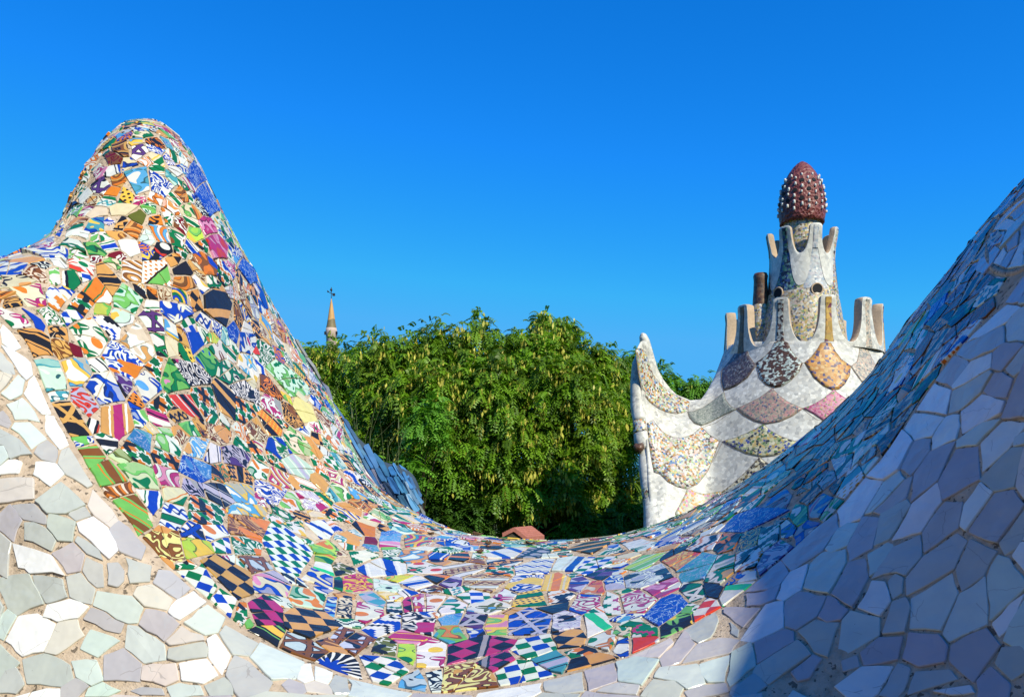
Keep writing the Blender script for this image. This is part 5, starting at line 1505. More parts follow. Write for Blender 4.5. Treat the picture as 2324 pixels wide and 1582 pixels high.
def crown(name, nper, offset, y_top, y_notch, y_base, rad, thick, white, scallop=None, power=2.6, half=.40):
    """ring wall cut into prongs by deep U notches; outer face, rounded rim and plaster inner face"""
    XS = [half * t for t in (0, .25, .5, .7, .83, .93, .985)] + [half + (1 - half) * t for t in (.008, .025, .05, .10, .18, .30, .45, .63, .82, 1.0)]
    th, X = [], []
    P = math.tau / nper
    for k in range(nper):
        for x in XS[:0:-1]: th.append(offset + (k - x / 2) * P); X.append(x)
        for x in XS[:-1]: th.append(offset + (k + x / 2) * P); X.append(x)
    cols = []
    for t, x in zip(th, X):
        q = min(1.0, (1 - x) / (1 - half))
        f = 1 - (1 - q ** power) ** (1 / power)
        rt = min(1.0, x / half)
        yt = y_notch + (y_top + 5.0 * rt ** 4 - y_notch) * f
        yb = y_base if scallop is None else scallop(x)
        ys = np.linspace(yb, yt, 12)
        col = [(rad(y) + 1.2, y) for y in ys]
        tk = thick
        col += [(rad(yt) + 0.6, yt - 1.6), (rad(yt) - tk * .5, yt - 2.6), (rad(yt) - tk + 0.6, yt - 1.6)]
        col += [(rad(y) - tk, y) for y in ys[::-1]]
        cols.append((t, col))
    m = len(cols[0][1])
    V = [ring_pt(r * TK, t, tZf(y, rad(y))) for t, c in cols for r, y in c]
    F = grid_faces(len(cols), m, True)
    # outer face white chips, rim and inside plaster
    mi = np.array([0 if j < 12 else 1 for _ in cols for j in range(m - 1)])
    me = mesh_fast(name, np.array(V), F, True, mi)
    return tadd(name, me, [white, T_PLASTER])
def strip(name, offset, nper, k, prof, rad, mat, lift=2.4):
    """coloured strip up the middle of a prong; prof = [(y, half width as a share of the half period)]"""
    P = math.tau / nper
    prof = [(y, w) for y, w in prof]
    ys = np.linspace(prof[0][0], prof[-1][0], 30)
    ws = np.interp(ys, [p[0] for p in prof], [p[1] for p in prof])
    V, nx = [], 9
    for y, w in zip(ys, ws):
        for j in range(nx):
            u = -1 + 2 * j / (nx - 1)
            r = rad(y) + lift - (2.6 if j in (0, nx - 1) else 0)
            V.append(ring_pt(r * TK, offset + (k + u * w / 2) * P, tZf(y, rad(y))))
    F = [(i * nx + j, (i + 1) * nx + j, (i + 1) * nx + j + 1, i * nx + j + 1) for i in range(len(ys) - 1) for j in range(nx - 1)]
    return tadd(name, mesh_np(name, V, F, True), [mat])

def low_r(y): return 166 + 4 * ((700 - y) / 30.0 if y < 700 else 0) * 0.6 + (y - 700) * 0.06 * (y > 700)
LOWN, LOWOFF = 11, math.radians(18)
crown('lower_crown', LOWN, LOWOFF, 676, 781, 790, low_r, 20, T_WHITE, None, 2.2, .33)
LOWMATS = {0: T_STRIP_O, -1: T_STRIP_K, -2: T_STRIP_B, -3: T_STRIP_B, 1: T_PALE, 2: T_STRIP_O, 3: T_STRIP_B}
for k in range(-3, 4):
    strip('mosaic_strip', LOWOFF, LOWN, k, [(680, .16), (720, .15), (765, .19), (788, .26)], low_r, LOWMATS[k])
UPN, UPOFF = 7, math.radians(23)
def up_scallop(x): return max(566.0, 649 - 80 * ((1 - x) / .75) ** 2.6)
crown('upper_crown', UPN, UPOFF, 511, 577, 650, shaft_r, 12, T_PROWN, up_scallop, 2.1, .40)
UPM = {-1: T_BLUE, 0: T_SILVER, 1: T_MULTI, -2: T_BROWN, 2: T_SILVER, 3: T_MULTI, -3: T_BLUE}
for k in range(-3, 4):
    strip('mosaic_strip', UPOFF, UPN, k, [(514, .22), (540, .21), (566, .24)], shaft_r, UPM[k], 2.2)
    strip('mosaic_field', UPOFF, UPN, k, [(562, .24), (590, .55), (620, .85), (640, 1.0), (656, 1.0)], shaft_r, UPM[k], 0.55)

# --- round windows, side pipe
for px, py in ((1770, 660), (1851, 659)):
    R = shaft_r(py)
    th = math.asin(max(-1, min(1, (px - 1820) / R)))
    c = Vector(ring_pt((R + 0.5) * TK, th, tZf(py, R)))
    n = Vector(ring_pt((R + 2.0) * TK, th, tZf(py, R))) - c; n.normalize()
    a = n.cross(Vector((0, 0, 1))).normalized(); b_ = a.cross(n)
    pts = [c + (a * math.cos(t) + b_ * math.sin(t)) * 12.5 * TK for t in np.linspace(0, math.tau, 25)]
    V, F = tube(pts, 1.9 * TK, 8, False)
    w = tadd('round_window', mesh_np('round_window', V, F, True), [T_PLASTER])
    V = [c + n * 0.012 + (a * math.cos(t) + b_ * math.sin(t)) * 11.5 * TK for t in np.linspace(0, math.tau, 24, endpoint=False)]  # dark disc over the uncut shaft, painted as the window's inner shade
    V += [v - n * 0.20 for v in V]
    F = [tuple(range(24))] + [(i, (i + 1) % 24, 24 + (i + 1) % 24, 24 + i) for i in range(24)]
    tadd('window_shade_disc', mesh_np('window_shade_disc', V, F), [T_HOLE_SHADE], w)
pc = Vector((tX(1729), TD + 0.15, 0))
def pipe():
    prof = [(20, 730), (18, 690), (16, 660), (15, 636), (16.5, 625), (14, 619), (10, 622), (9, 650)]
    seg = 24
    V = [(pc.x + r * TK * math.cos(t), pc.y + r * TK * math.sin(t), tZ(y)) for t in np.linspace(0, math.tau, seg, endpoint=False) for r, y in prof]
    V2 = [(pc.x + r * TK * math.cos(t), pc.y + r * TK * math.sin(t), tZ(y)) for t in np.linspace(0, math.tau, seg, endpoint=False) for r, y in ((21, 800), (20.5, 740), (19, 692), (17, 690))]
    tadd('pipe_base', mesh_fast('pipe_base', np.array(V2), grid_faces(seg, 4, True), True), [T_SHAFT])
    return tadd('side_pipe', mesh_fast('side_pipe', np.array(V), grid_faces(seg, len(prof), True), True), [T_BROWN])
pipe()

# --- maroon dome with white studs and dark vents
DOME = [(0.3,366),(10,368.5),(20,375),(30,386),(38,399),(44,413),(48.5,432),(51,452),(51,470),(50,482),(48,490)]
dy_ = np.array([p[1] for p in DOME], float); dr_ = np.array([p[0] for p in DOME], float)
def dome():
    seg = 80
    ys = np.concatenate([np.linspace(367, 385, 8), np.linspace(388, 488, 22)])
    V = []
    for s in range(seg):
        t = math.tau * s / seg
        for y in ys: V.append(ring_pt(float(np.interp(y, dy_, dr_)) * TK, t, tZf(y, float(np.interp(y, dy_, dr_)))))
        fr = 494 + 4.0 * abs(math.cos(s * math.pi / 5))
        V.append(ring_pt(48.5 * TK, t, tZf(fr, 48))); V.append(ring_pt(45.0 * TK, t, tZf(fr, 48))); V.append(ring_pt(40.0 * TK, t, tZf(487, 48)))
    return tadd('dome', mesh_fast('dome', np.array(V), grid_faces(seg, len(ys) + 3, True), True), [T_DOME])
dome_o = dome()
def cy(y): return (550 + y / 2.26) / 1.5813
def stud_mesh():
    prof = [(0.0, 1.0), (.55, .97), (.88, .80), (.95, .5), (1.05, -.9), (.8, -1.0)]
    seg = 10
    V = [(r * 2.7 * TK * math.cos(t), r * 2.7 * TK * math.sin(t), h * 3.7 * TK) for t in np.linspace(0, math.tau, seg, endpoint=False) for r, h in prof]
    me = mesh_fast('stud', np.array(V), grid_faces(seg, len(prof), True), True)
    me.materials.append(T_STUD)
    return me
def vent_mesh():
    V = [(4.6 * TK * math.cos(t), 4.6 * TK * math.sin(t), 0.012) for t in np.linspace(0, math.tau, 16, endpoint=False)]
    V += [(5.6 * TK * math.cos(t), 5.6 * TK * math.sin(t), -0.02) for t in np.linspace(0, math.tau, 16, endpoint=False)]
    F = [tuple(range(16))] + [(i, 16 + i, 16 + (i + 1) % 16, (i + 1) % 16) for i in range(16)]
    me = mesh_np('vent', V, F)
    me.materials.append(T_HOLE_SHADE)
    return me
stud_me, vent_me = stud_mesh(), vent_mesh()
jr = random.Random(8)
for k in range(20):
    th = k * math.tau / 20
    studs = (178, 270, 317, 414) if k % 2 == 0 else (203, 243, 345, 390, 440)
    vents = (222, 368) if k % 2 == 0 else (296,)
    for lst, me, nm in ((studs, stud_me, 'stud'), (vents, vent_me, 'vent')):
        for yv in lst:
            y = cy(yv)
            r = float(np.interp(y, dy_, dr_)); r2 = float(np.interp(y + 3, dy_, dr_))
            p = Vector(ring_pt((r + (1.0 if nm == 'stud' else 0.3)) * TK, th, tZf(y, r)))
            o = bpy.data.objects.new(nm, me); link(o); o.parent = dome_o
            o.location = p
            if nm == 'stud':
                o.location = p + Vector((jr.gauss(0, .008), jr.gauss(0, .008), jr.gauss(0, .014)))
                f_ = jr.uniform(.78, 1.15); o.scale = (f_, f_, f_ * jr.uniform(.85, 1.15))
            if nm == 'stud':
                out = Vector(ring_pt(1, th, 0)) - Vector(ring_pt(0, th, 0))
                o.rotation_euler = (out * 0.12 + Vector((0, 0, 1))).to_track_quat('Z', 'Y').to_euler()
            else:
                a = Vector(ring_pt(r * TK, th, tZf(y, r))); b_ = Vector(ring_pt(r2 * TK, th, tZf(y + 3, r2)))
                tang = (a - b_).normalized(); out = (Vector(ring_pt(1, th, 0)) - Vector(ring_pt(0, th, 0)))
                n = (out - tang * out.dot(tang)).normalized()
                o.rotation_euler = n.to_track_quat('Z', 'Y').to_euler()

# ------------------------------------------------------------------ far church-like spire with weathervane
SD = 120.0
SK = SD / FPX
spire = thing('far_spire', 'slender orange brown spire with a weathervane, rising beyond the left tree', 'spire', ((752 - CXP) * SK, SD, GROUND_Z))
def spire_part(name, prof, mat, seg=16):
    V = [(r * SK * math.cos(t), r * SK * math.sin(t), EYE + (HORP - y) * SK - GROUND_Z) for t in np.linspace(0, math.tau, seg, endpoint=False) for r, y in prof]
    return new_obj(name, mesh_fast(name, np.array(V), grid_faces(seg, len(prof), True), True), spire, [mat])
def spire_mat():
    b = B('spire_tiles')
    p = b.obj()
    n = b.noise(p, 1.4, 4.0)
    h = b.sep(p)[2]
    k = (h - (EYE + (HORP - 726) * SK - GROUND_Z)) * 0.9 + n * 0.8
    col = b.mix(k.gt(.4), (.24, .18, .08), (.66, .35, .11))
    col = b.mul(col, b.ramp(n, [(.3, (.75,.75,.75)), (.7, (1, 1, 1))]))
    return b.done(col, 0.6)
spire_part('cone_roof', [(12.0, 746), (9.8, 735), (7.8, 722), (5.2, 704), (2.6, 688), (1.0, 680), (0.2, 676)], spire_mat())
spire_part('cornice', [(11.5, 1300), (11.5, 764), (12.8, 762), (13, 752), (12, 745), (6, 744)], plain('pale_stone', (.62,.46,.38), .9, 1.0))
for t in (-2.4, -1.2, 0.0):
    wv = Bag(); a = t - 0.4
    wv.box((0, 0, 0), (3.6 * SK, 0.3, 7 * SK))
    o = wv.build('window', T_HOLE_SHADE, spire)
    o.location = (13.3 * SK * math.cos(a), 13.3 * SK * math.sin(a), EYE + (HORP - 757) * SK - GROUND_Z); o.rotation_euler = (0, 0, a + math.pi / 2)
iron = plain('dark_iron', (.03,.03,.035), .6)
vb = Bag()
z0 = EYE - GROUND_Z
V, F = tube([(0, 0, z0 + (HORP - 688) * SK), (0, 0, z0 + (HORP - 652) * SK)], 0.045, 6); vb.add(V, F)
V, F = tube([(-7 * SK, 0, z0 + (HORP - 663) * SK), (7 * SK, 0, z0 + (HORP - 669) * SK)], 0.05, 6); vb.add(V, F)
vb.box((5.5 * SK, 0, z0 + (HORP - 669) * SK), (6 * SK, 0.08, 6 * SK))
V, F = tube([(-7 * SK, 0, z0 + (HORP - 663) * SK), (-8.8 * SK, 0, z0 + (HORP - 659) * SK)], [0.16, 0.02], 6); vb.add(V, F)
V, F = tube([(0, 0, z0 + (HORP - 662) * SK), (-.4 * SK, 0, z0 + (HORP - 658) * SK), (.3 * SK, 0, z0 + (HORP - 654) * SK)], [0.08, .19, .05], 6); vb.add(V, F)
vb.build('weathervane', iron, spire)

# ------------------------------------------------------------------ hut under the trees
HD = 27.5
HK = HD / FPX
hut = thing('garden_hut', 'small hut with a pink tiled gable roof under the large tree', 'hut', ((1180 - CXP) * HK, HD, GROUND_Z))
def hp(px, py, dy):
    py += 5
    return Vector(((px - 1180) * HK * (1 + dy / HD), dy, EYE + (HORP - py) * HK * (1 + dy / HD) - GROUND_Z))
def hut_parts():
    pk, le, re = hp(1166, 1194, 0), hp(1140, 1207, 0), hp(1196, 1217, 0)
    back = Vector((.60, .80, 0.015))
    rt = plain('pink_roof_tiles', (.46,.17,.13), .8, 9.0, .35)
    for a, b_, nm in ((le, pk, 'roof_slope'), (pk, re, 'roof_slope')):
        m = Bag(); nrow = 6
        for r in range(nrow):
            p = a.lerp(b_, r / nrow); q = a.lerp(b_, (r + 1) / nrow)
            up = Vector((0, 0, .035))
            if nm and a is le: l, h = p, q
            else: l, h = q, p
            V = [l + up * 1.4, h + up, h + up + back, l + up * 1.4 + back]
            V += [v - Vector((0, 0, .14)) for v in V]
            m.add(V, [(0, 1, 2, 3), (7, 6, 5, 4), (0, 4, 5, 1), (1, 5, 6, 2), (2, 6, 7, 3), (3, 7, 4, 0)])
        m.build(nm, rt, hut)
    w = Bag()
    lo = Vector((0, 0, -4.0))
    f = [le + Vector((.09, .07, -.09)), pk + Vector((0, .07, -.09)), re + Vector((-.09, .07, -.09))]
    V = f + [Vector((f[2].x, f[2].y, 0)), Vector((f[0].x, f[0].y, 0))]
    V += [v + back * .95 for v in V]
    w.add(V, [(0, 1, 2, 3, 4), (9, 8, 7, 6, 5), (2, 7, 8, 3), (0, 4, 9, 5)])
    w.build('wall', plain('hut_wall', (.07,.065,.05), .9), hut)
hut_parts()

# ------------------------------------------------------------------ second bench back, clad in long slate shards with reflected sky painted in
PCR = (1150, 1450, 3.5156)
def pcr(x, y): return ((PCR[0] + x / PCR[2]) / 1.5813, (PCR[1] + y / PCR[2]) / 1.5813)
POUT = np.array([pcr(*p) for p in ((60,-200),(130,-70),(190,30),(300,190),(400,330),(470,418),(560,500),(650,600),(760,712),(870,750),(1000,780),(1100,828),(1180,900),(1240,1020),(1280,1180),(1300,1400),(1310,1600),(1315,1800))])
par = thing('slate_clad_parapet', 'bluish parapet clad in long slate shards, just behind the colourful bench', 'parapet', (0, 0, 0))
PTAU = None
def pdepth(px, py):
    """distance of the parapet face for measured directions; rounded towards its outline"""
    px = np.asarray(px, float); py = np.asarray(py, float)
    q = np.stack([px.ravel(), py.ravel()], 1)
    tau = np.sqrt(((q[:, None] - POUTD[None]) ** 2).sum(2).min(1)).reshape(px.shape)
    t = np.clip(1 - tau / 85.0, 0, 1)
    return 2.95 - (px - 880) * 0.0024 + 0.26 * (1 - np.sqrt(np.clip(1 - t * t, 0, 1))), tau
def p3(px, py, extra=0.0):
    D, tau = pdepth(px, py); D = D + extra
    return np.stack([(px - CXP) / FPX * D, D, EYE + (HORP - py) / FPX * D], -1)
_T = resamp(POUT, 160)
for _ in range(6): _T[1:-1] = .25 * _T[:-2] + .5 * _T[1:-1] + .25 * _T[2:]
POUTD = _T
def parapet_grid():
    T = POUTD[::2]
    n, m = len(T), 40
    b = np.linspace(0, 1, m) ** 2
    off = np.stack([-60 - 190 * np.linspace(0, 1, n), 300 - 80 * np.linspace(0, 1, n)], 1)
    P = T[:, None] + off[:, None] * b[None, :, None]
    G = p3(P[..., 0], P[..., 1], 0.004)
    ray = G[:, 0] - np.array([0, 0, EYE]); ray /= np.linalg.norm(ray, axis=1)[:, None]
    t = np.gradient(G[:, 0], axis=0); t -= ray * (t * ray).sum(1)[:, None]; t /= np.linalg.norm(t, axis=1)[:, None]
    nn = np.cross(t, ray); nn *= np.sign(nn[:, 0:1] + nn[:, 2:3] + 1e-9)
    ph = np.linspace(0, math.radians(150), 14)[1:]
    back = G[:, 0][:, None] + 0.12 * (np.sin(ph)[None, :, None] * ray[:, None] - (1 - np.cos(ph))[None, :, None] * nn[:, None])
    low = back[:, -1:].copy(); low[..., 2] = 0
    low2 = G[:, -1:].copy(); low2[..., 2] = 0
    return G, np.concatenate([low, back[:, ::-1], G, low2], 1)
PG, PFULL = parapet_grid()
def slate_mat():
    b = B('slate')
    p = b.obj()
    A = b.attr('ca')
    n = b.noise(p, 14.0, 4.0, .6)
    col = b.mul(A, b.ramp(n, [(.3, (.72,.72,.72)), (.7, (1, 1, 1))]))
    b.bump(n, .25, .01)
    return b.done(col, .38, .5)
SLATE = slate_mat()
o = new_obj('core', mesh_fast('core', PFULL.reshape(-1, 3), grid_faces(*PFULL.shape[:2]), True), par, [plain('dark_joint', (.06,.09,.12), .95)])
def parapet_shards():
    r = random.Random(5)
    dx, dy = math.cos(math.radians(59)), math.sin(math.radians(59))       # shards run this way
    ex, ey = dy, -dx
    cx, cy_ = 860.0, 1060.0
    def inside(px, py):
        """left of / below the outline"""
        k = int(np.argmin(((POUTD - (px, py)) ** 2).sum(1))); k = min(max(k, 1), len(POUTD) - 2)
        t = POUTD[k + 1] - POUTD[k - 1]
        return t[0] * (py - POUTD[k][1]) - t[1] * (px - POUTD[k][0]) > 0
    q = -260.0
    while q < 190:
        wdt = r.uniform(7, 15)
        p = -300.0 - r.uniform(0, 60)
        while p < 330:
            ln = r.uniform(26, 64)
            g = .3; tip = r.uniform(.1, .6) * wdt
            sk = r.uniform(-3, 3)
            pts = [(p + g, q + g + wdt * .15), (p + ln * .5, q + g + r.uniform(-1, 1)), (p + ln - g - tip * r.random(), q + g + sk * .3), (p + ln - g, q + wdt * r.uniform(.4, .7)),
                   (p + ln - g - tip, q + wdt - g), (p + ln * .45, q + wdt - g + r.uniform(-1, 1)), (p + g + wdt * .2, q + wdt - g), (p + g - 1.5, q + wdt * .5)]
            X = np.array([(cx + a * dx + b_ * ex, cy_ + a * dy + b_ * ey) for a, b_ in pts])
            c = X.mean(0)
            tau = np.sqrt(((POUTD - c) ** 2).sum(1).min())
            hidden = c[0] < np.interp(c[1], CREST[34:45, 1] if False else [700, 900, 1057, 1144, 1190, 1300], [600, 710, 800, 885, 970, 1000]) - 130
            if inside(*c) and tau > 1 and not hidden:
                for z in range(len(X)):
                    if not inside(*X[z]):
                        X[z] = POUTD[int(np.argmin(((POUTD - X[z]) ** 2).sum(1)))] + (c - X[z]) * .02
                P = p3(X[:, 0], X[:, 1])
                cen = P.mean(0)
                k = len(pts)
                ar = np.zeros(3)
                for i in range(k): ar += np.cross(P[i] - cen, P[(i + 1) % k] - cen)
                nm_ = ar / np.linalg.norm(ar)
                flip = nm_ @ (np.array([0, 0, EYE]) - cen) < 0
                if flip: nm_ = -nm_
                tp = np.array([r.gauss(0, .03), r.gauss(0, .03), r.gauss(0, .03)])
                P = P - ((P - cen) @ nm_)[:, None] * nm_ * 0.6
                top = P + nm_ * r.uniform(.003, .010) + ((P - cen) @ tp)[:, None] * nm_
                low = P - nm_ * .008
                V = np.concatenate([top, low]) - cen
                F = [tuple(range(k))] + [(i, k + i, k + (i + 1) % k, (i + 1) % k) for i in range(k)]
                if flip: F = [f[::-1] for f in F]
                me = mesh_np('slate_shard', V, F)
                at_ = me.attributes.new('ca', 'FLOAT_COLOR', 'FACE')
                base = r.choice([(.07,.23,.47), (.06,.17,.34), (.10,.29,.55), (.08,.13,.20), (.09,.24,.44), (.30,.30,.30), (.07,.21,.42), (.12,.22,.33)])  # blue of the reflected sky painted into the slate colours
                col = np.ones((len(F), 4), np.float32); col[:, :3] = [x * r.uniform(.9, 1.1) for x in base]
                at_.data.foreach_set('color', col.ravel())
                o = new_obj('slate_shard', me, par, [SLATE])
                o.location = cen
            p += ln
        q += wdt
parapet_shards()

# dry grass stalks growing behind the parapet
def stalks():
    r = random.Random(3)
    bag = Bag()
    D = 3.9
    for k in range(15):
        u = r.random()
        px = 790 + 120 * u + r.uniform(-6, 6); py = 1010 + 75 * u
        x0, z0 = (px - CXP) / FPX * D, EYE + (HORP - py) / FPX * D
        h = r.uniform(.10, .26); lean = r.gauss(0.02, .05)
        pts = [(x0, D, z0 - .3), (x0 + lean * .3, D, z0 + h * .4), (x0 + lean, D + r.uniform(-.03, .03), z0 + h)]
        V, F = tube(pts, [.0011, .0010, .0004], 4, False)
        bag.add(V, F)
        if r.random() < .3:
            V, F = tube([pts[2], (pts[2][0] + lean * .2, D, z0 + h + .05)], [.004, .001], 5, False); bag.add(V, F)
    o = bag.build('grass_tuft', plain('dry_grass', (.13,.16,.07), .8), None)
    tag(o, 'sparse thin grass stalks growing above the slate parapet', 'grass')
stalks()

# ------------------------------------------------------------------ trees: limbs, hanging feathery sprays, yellow pods
def leaf_mat(name, c1, c2, trans=0.28):
    b = B(name)
    A = b.attr('ca')
    g = b.node('ShaderNodeNewGeometry')
    n = b.noise(g.outputs['Position'], 0.45, 2.0)
    col = b.mix(n, c1, c2)
    col = b.mul(col, A)
    b.done(col, .48, .35)
    t = b.node('ShaderNodeBsdfTranslucent'); b.put(t.inputs[0], b.mul(col, (1.5, 1.6, .6)))
    m = b.node('ShaderNodeMixShader'); m.inputs[0].default_value = trans
    b.nt.links.new(b.bsdf.outputs[0], m.inputs[1]); b.nt.links.new(t.outputs[0], m.inputs[2])
    b.nt.links.new(m.outputs[0], b.out.inputs[0])
    return b.mat
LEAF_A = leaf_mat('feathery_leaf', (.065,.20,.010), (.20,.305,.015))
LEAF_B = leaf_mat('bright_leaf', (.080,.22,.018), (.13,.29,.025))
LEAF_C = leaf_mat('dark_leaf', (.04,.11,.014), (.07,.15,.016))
POD = leaf_mat('yellow_pod', (.52,.48,.07), (.68,.62,.12), .25)
def bark():
    b = B('bark')
    p = b.obj()
    n = b.noise(p, 9.0, 5.0, .7, .5)
    col = b.ramp(n, [(.3, (.020,.015,.011)), (.7, (.075,.055,.040))])
    b.bump(n, .8, .06)
    return b.done(col, .95, .1)
BARK = bark()

def leaf_mesh(name, rngt, lobes, clusters, per, spray_len, leaflet, droop=.8, pairs=6, tone=(.7, 1.25)):
    """sprays of paired leaflets hung in clusters over lobes; lobes = (x, y, z, rx, ry, rz)"""
    lob = np.array(lobes)
    area = lob[:, 3] * lob[:, 5] + lob[:, 4] * lob[:, 5]
    k = rngt.choice(len(lob), clusters, p=area / area.sum())
    d = rngt.normal(size=(clusters, 3)); d[:, 1] = d[:, 1] - .35
    d /= np.linalg.norm(d, axis=1)[:, None]
    depth = rngt.uniform(.45, 1.04, clusters) ** .45
    cen = lob[k, :3] + d * lob[k, 3:] * depth[:, None]
    ctone = rngt.uniform(tone[0], tone[1], clusters)
    m = clusters * per
    c = np.repeat(cen, per, 0)
    out = np.repeat(d, per, 0)
    tone_ = np.repeat(ctone, per) * rngt.uniform(.8, 1.2, m)
    L = spray_len * rngt.uniform(.55, 1.25, m)
    base = c + rngt.normal(size=(m, 3)) * spray_len * .34
    dirn = out * .75 + rngt.normal(size=(m, 3)) * .65
    dirn[:, 2] = dirn[:, 2] - droop * .35
    dirn /= np.linalg.norm(dirn, axis=1)[:, None]
    side = np.cross(dirn, np.array([0, 0, 1.0])) + rngt.normal(size=(m, 3)) * .25
    side /= np.linalg.norm(side, axis=1)[:, None]
    V = np.empty((m, pairs, 2, 4, 3), np.float32)
    for j in range(pairs):
        t = (j + .6) / pairs
        p = base + dirn * (L * t)[:, None]
        p[:, 2] -= droop * L * t * t * .75
        tang = dirn.copy(); tang[:, 2] -= droop * 1.5 * t; tang /= np.linalg.norm(tang, axis=1)[:, None]
        for q, sg in enumerate((-1, 1)):
            ax = side * sg + tang * .55; ax /= np.linalg.norm(ax, axis=1)[:, None]
            ax[:, 2] -= .35 * droop
            w = tang * leaflet * .30
            l = ax * (leaflet * rngt.uniform(.75, 1.2, m) * (1.1 - .5 * abs(t - .45)))[:, None]
            V[:, j, q, 0] = p
            V[:, j, q, 1] = p + l * .5 + w
            V[:, j, q, 2] = p + l
            V[:, j, q, 3] = p + l * .5 - w
    F = np.arange(m * pairs * 2 * 4, dtype=np.int32).reshape(-1, 4)
    colr = np.repeat(tone_, pairs * 2)
    return V.reshape(-1, 3), F, colr, cen, d, depth

def pod_mesh(rngt, cen, d, depth, n, length):
    ok = np.where((depth > .86) & (d[:, 1] < .35))[0]
    if len(ok) == 0: return np.zeros((0, 3)), np.zeros((0, 4), int), np.zeros(0)
    k = rngt.choice(ok, n)
    grp = rngt.integers(2, 6, n)
    P = np.repeat(cen[k] + d[k] * .12 + rngt.normal(size=(n, 3)) * .20 - np.array([0, 0, .22]), 4, 0)
    m = len(P)
    P = P + rngt.normal(size=(m, 3)) * np.array([.07, .07, .10])
    L = length * rngt.uniform(.6, 1.4, m); W = length * .20 * rngt.uniform(.7, 1.3, m)
    a = rngt.uniform(0, math.pi, m)
    s = np.stack([np.cos(a), np.sin(a), np.zeros(m)], 1) * W[:, None]
    dn = np.stack([rngt.normal(size=m) * .12, rngt.normal(size=m) * .12, -np.ones(m)], 1) * L[:, None]
    V = np.stack([P, P + dn * .5 + s, P + dn, P + dn * .5 - s], 1).reshape(-1, 3)
    F = np.arange(m * 4, dtype=np.int32).reshape(-1, 4)
    return V, F, rngt.uniform(.7, 1.25, m)

def with_tone(me, tone):
    at = me.attributes.new('ca', 'FLOAT_COLOR', 'FACE')
    c = np.ones((len(tone), 4), np.float32); c[:, :3] = np.asarray(tone, np.float32)[:, None]
    at.data.foreach_set('color', c.ravel())
    return me

def tree(label, D, lobes_px, base_px, mat, clusters, per=10, spray=.55, leaflet=.15, pods=0, seed=1, group='trees behind the bench', limbs=(), droop=.8, trunk_r=.22, pairs=6, ydep=.75, name='broadleaf_tree', cat='tree', tone=(.55, 1.45), nbill=7):
    k = D / FPX
    r = np.random.default_rng(seed)
    def W(px, py, dy=0.0): return np.array([(px - CXP) * k, D + dy, EYE + (HORP - py) * k])
    base = W(base_px, 1100); base[2] = GROUND_Z
    t = thing(name, label, cat, tuple(base), group)
    lobes = []
    for e in lobes_px:
        px, py, rr = e[:3]; dy = e[3] if len(e) > 3 else 0
        p = W(px, py, dy) - base
        R = rr * k
        lobes.append((p[0], p[1], p[2], R, R * ydep, R * .92))
    # each lobe swells into smaller billows on its outer side
    bill = [(l[0], l[1], l[2], l[3] * .74, l[4] * .74, l[5] * .74) for l in lobes]
    for l in lobes:
        for _ in range(nbill):
            dd = r.normal(size=3); dd[1] -= .8; dd[2] += .3; dd /= np.linalg.norm(dd)
            q = r.uniform(.34, .50)
            bill.append((l[0] + dd[0] * l[3] * .72, l[1] + dd[1] * l[4] * .72, l[2] + dd[2] * l[5] * .72, l[3] * q, l[4] * q, l[5] * q))
    V, F, colr, cen, d, depth = leaf_mesh('crown', r, bill, clusters, per, spray, leaflet, droop, pairs, tone)
    new_obj('crown', with_tone(mesh_fast('crown', V, F), colr), t, [mat])
    if pods:
        V, F, colr = pod_mesh(r, cen, d, depth, pods, .24)
        if len(F): new_obj('seed_pods', with_tone(mesh_fast('seed_pods', V, F), colr), t, [POD])
    # trunk and limbs to the lobes
    top = np.mean([l[:3] for l in lobes], 0)
    fork = np.array([0, 0, 0.0]); fork[2] = max(2.0, min(l[2] for l in lobes) * .75)
    V, F = tube([(0, 0, 0), (0.05, 0, fork[2] * .5), tuple(fork)], [trunk_r * 1.35, trunk_r, trunk_r * .85], 10)
    new_obj('trunk', mesh_np('trunk', V, F, True), t, [BARK])
    for i, l in enumerate(lobes):
        e = np.array(l[:3]); mid = fork * .45 + e * .55 + r.normal(size=3) * .15; mid[2] -= .25
        V, F = tube([tuple(fork), tuple(fork * .75 + mid * .25 + [0, 0, .15]), tuple(mid), tuple(e)], [trunk_r * .6, trunk_r * .42, trunk_r * .28, .03], 7)
        new_obj('limb', mesh_np('limb', V, F, True), t, [BARK])
    for path in limbs:
        pts = [tuple(W(px, py, dy) - base) for px, py, dy, rr in path]
        V, F = tube(pts, [p[3] * k for p in path], 9)
        new_obj('limb', mesh_np('limb', V, F, True), t, [BARK])
    return t

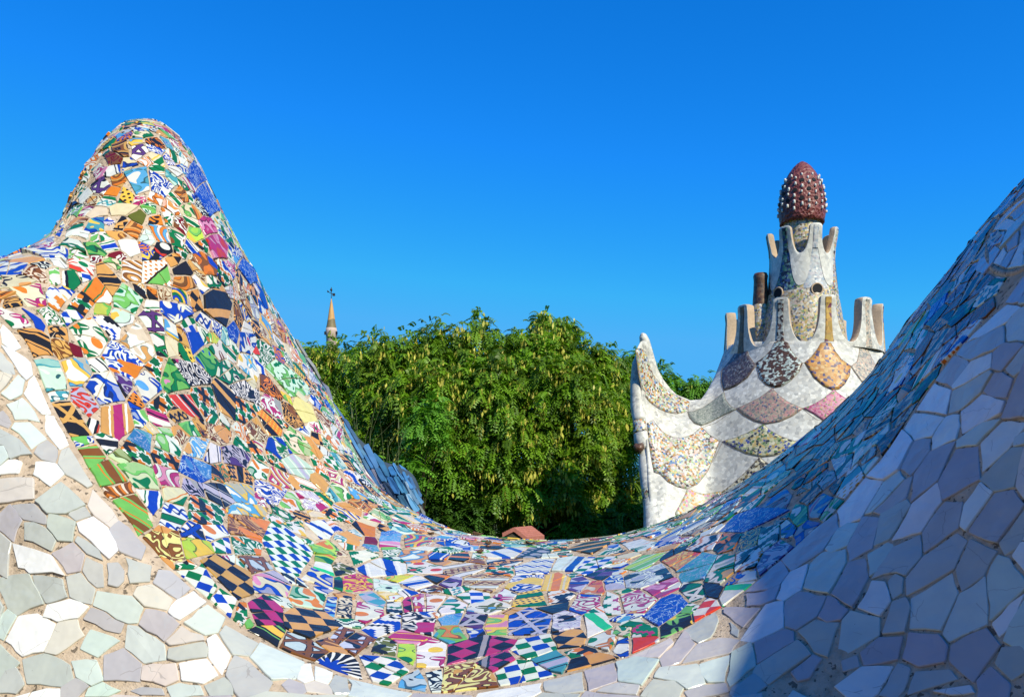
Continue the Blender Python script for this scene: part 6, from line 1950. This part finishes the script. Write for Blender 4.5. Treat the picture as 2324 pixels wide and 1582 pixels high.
tree('large spreading tree with yellow pods filling the gap between bench and tower', 36.0,
     [(902,840,95),(990,816,84),(1090,808,88),(1170,806,82),(1242,806,84),(1322,847,80),(1388,900,82),(880,935,85,-.8),(970,930,120,-1.2),(1090,920,130,-1.6),(1210,915,130,-1.6),
      (1310,960,110,-1.4),(1400,990,72,-.6),(1050,1020,110,-1.8),(1180,1040,125,-2.0),(1300,1070,100,-1.8),(1390,1090,80,-1.0),(1130,1120,75,-1.6),(1340,1150,70,-1.4),(1420,1170,50,-.5),(930,1020,70,-1)],
     1240, LEAF_A, 1900, 11, .55, .17, 5200, 4, limbs=(
     [(1238,1330,-.8,13),(1240,1240,-1.0,11),(1243,1190,-1.2,10),(1250,1150,-1.2,8),(1262,1090,-1.0,5)], [(1242,1195,-1.2,8),(1232,1150,-1.2,7),(1226,1100,-1.0,5)],
     [(1246,1215,-1.2,5),(1300,1212,-1.4,5),(1370,1196,-1.4,4),(1440,1172,-1.2,3)]))
tree('lower tree with yellow pods left of the large tree, in front of the spire', 42.0,
     [(700,852,86),(775,850,84),(832,842,66),(850,880,80),(720,940,90),(800,960,100),(860,1000,90),(700,1040,90)], 790, LEAF_A, 700, 11, .62, .18, 1900, 9)
tree('tree half hidden behind the left horn of the lodge roof', 47.0,
     [(1435,860,68),(1400,880,60),(1500,905,66),(1560,900,52),(1600,910,45),(1450,960,80),(1540,980,70)], 1480, LEAF_B, 600, 10, .60, .18, 60, 14)
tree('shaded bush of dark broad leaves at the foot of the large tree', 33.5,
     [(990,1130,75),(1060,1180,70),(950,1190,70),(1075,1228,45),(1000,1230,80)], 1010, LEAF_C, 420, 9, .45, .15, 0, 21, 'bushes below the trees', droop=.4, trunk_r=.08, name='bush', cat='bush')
tree('bright green sapling with open sprays in front of the dark gap of the large tree', 31.0,
     [(985,940,38),(955,970,34),(1005,985,30),(935,1085,34),(890,1075,32)], 960, LEAF_B, 60, 8, .55, .16, 0, 27, 'bushes below the trees', droop=.6, trunk_r=.05, name='sapling', cat='tree', tone=(1.0, 1.5))
tree('bright low bush along the bench edge, right of the trunk', 33.0,
     [(1330,1215,50),(1390,1200,45),(1450,1190,45),(1290,1232,30),(1260,1240,22)], 1340, LEAF_B, 240, 9, .45, .15, 0, 33, 'bushes below the trees', droop=.7, trunk_r=.06, name='bush', cat='bush')
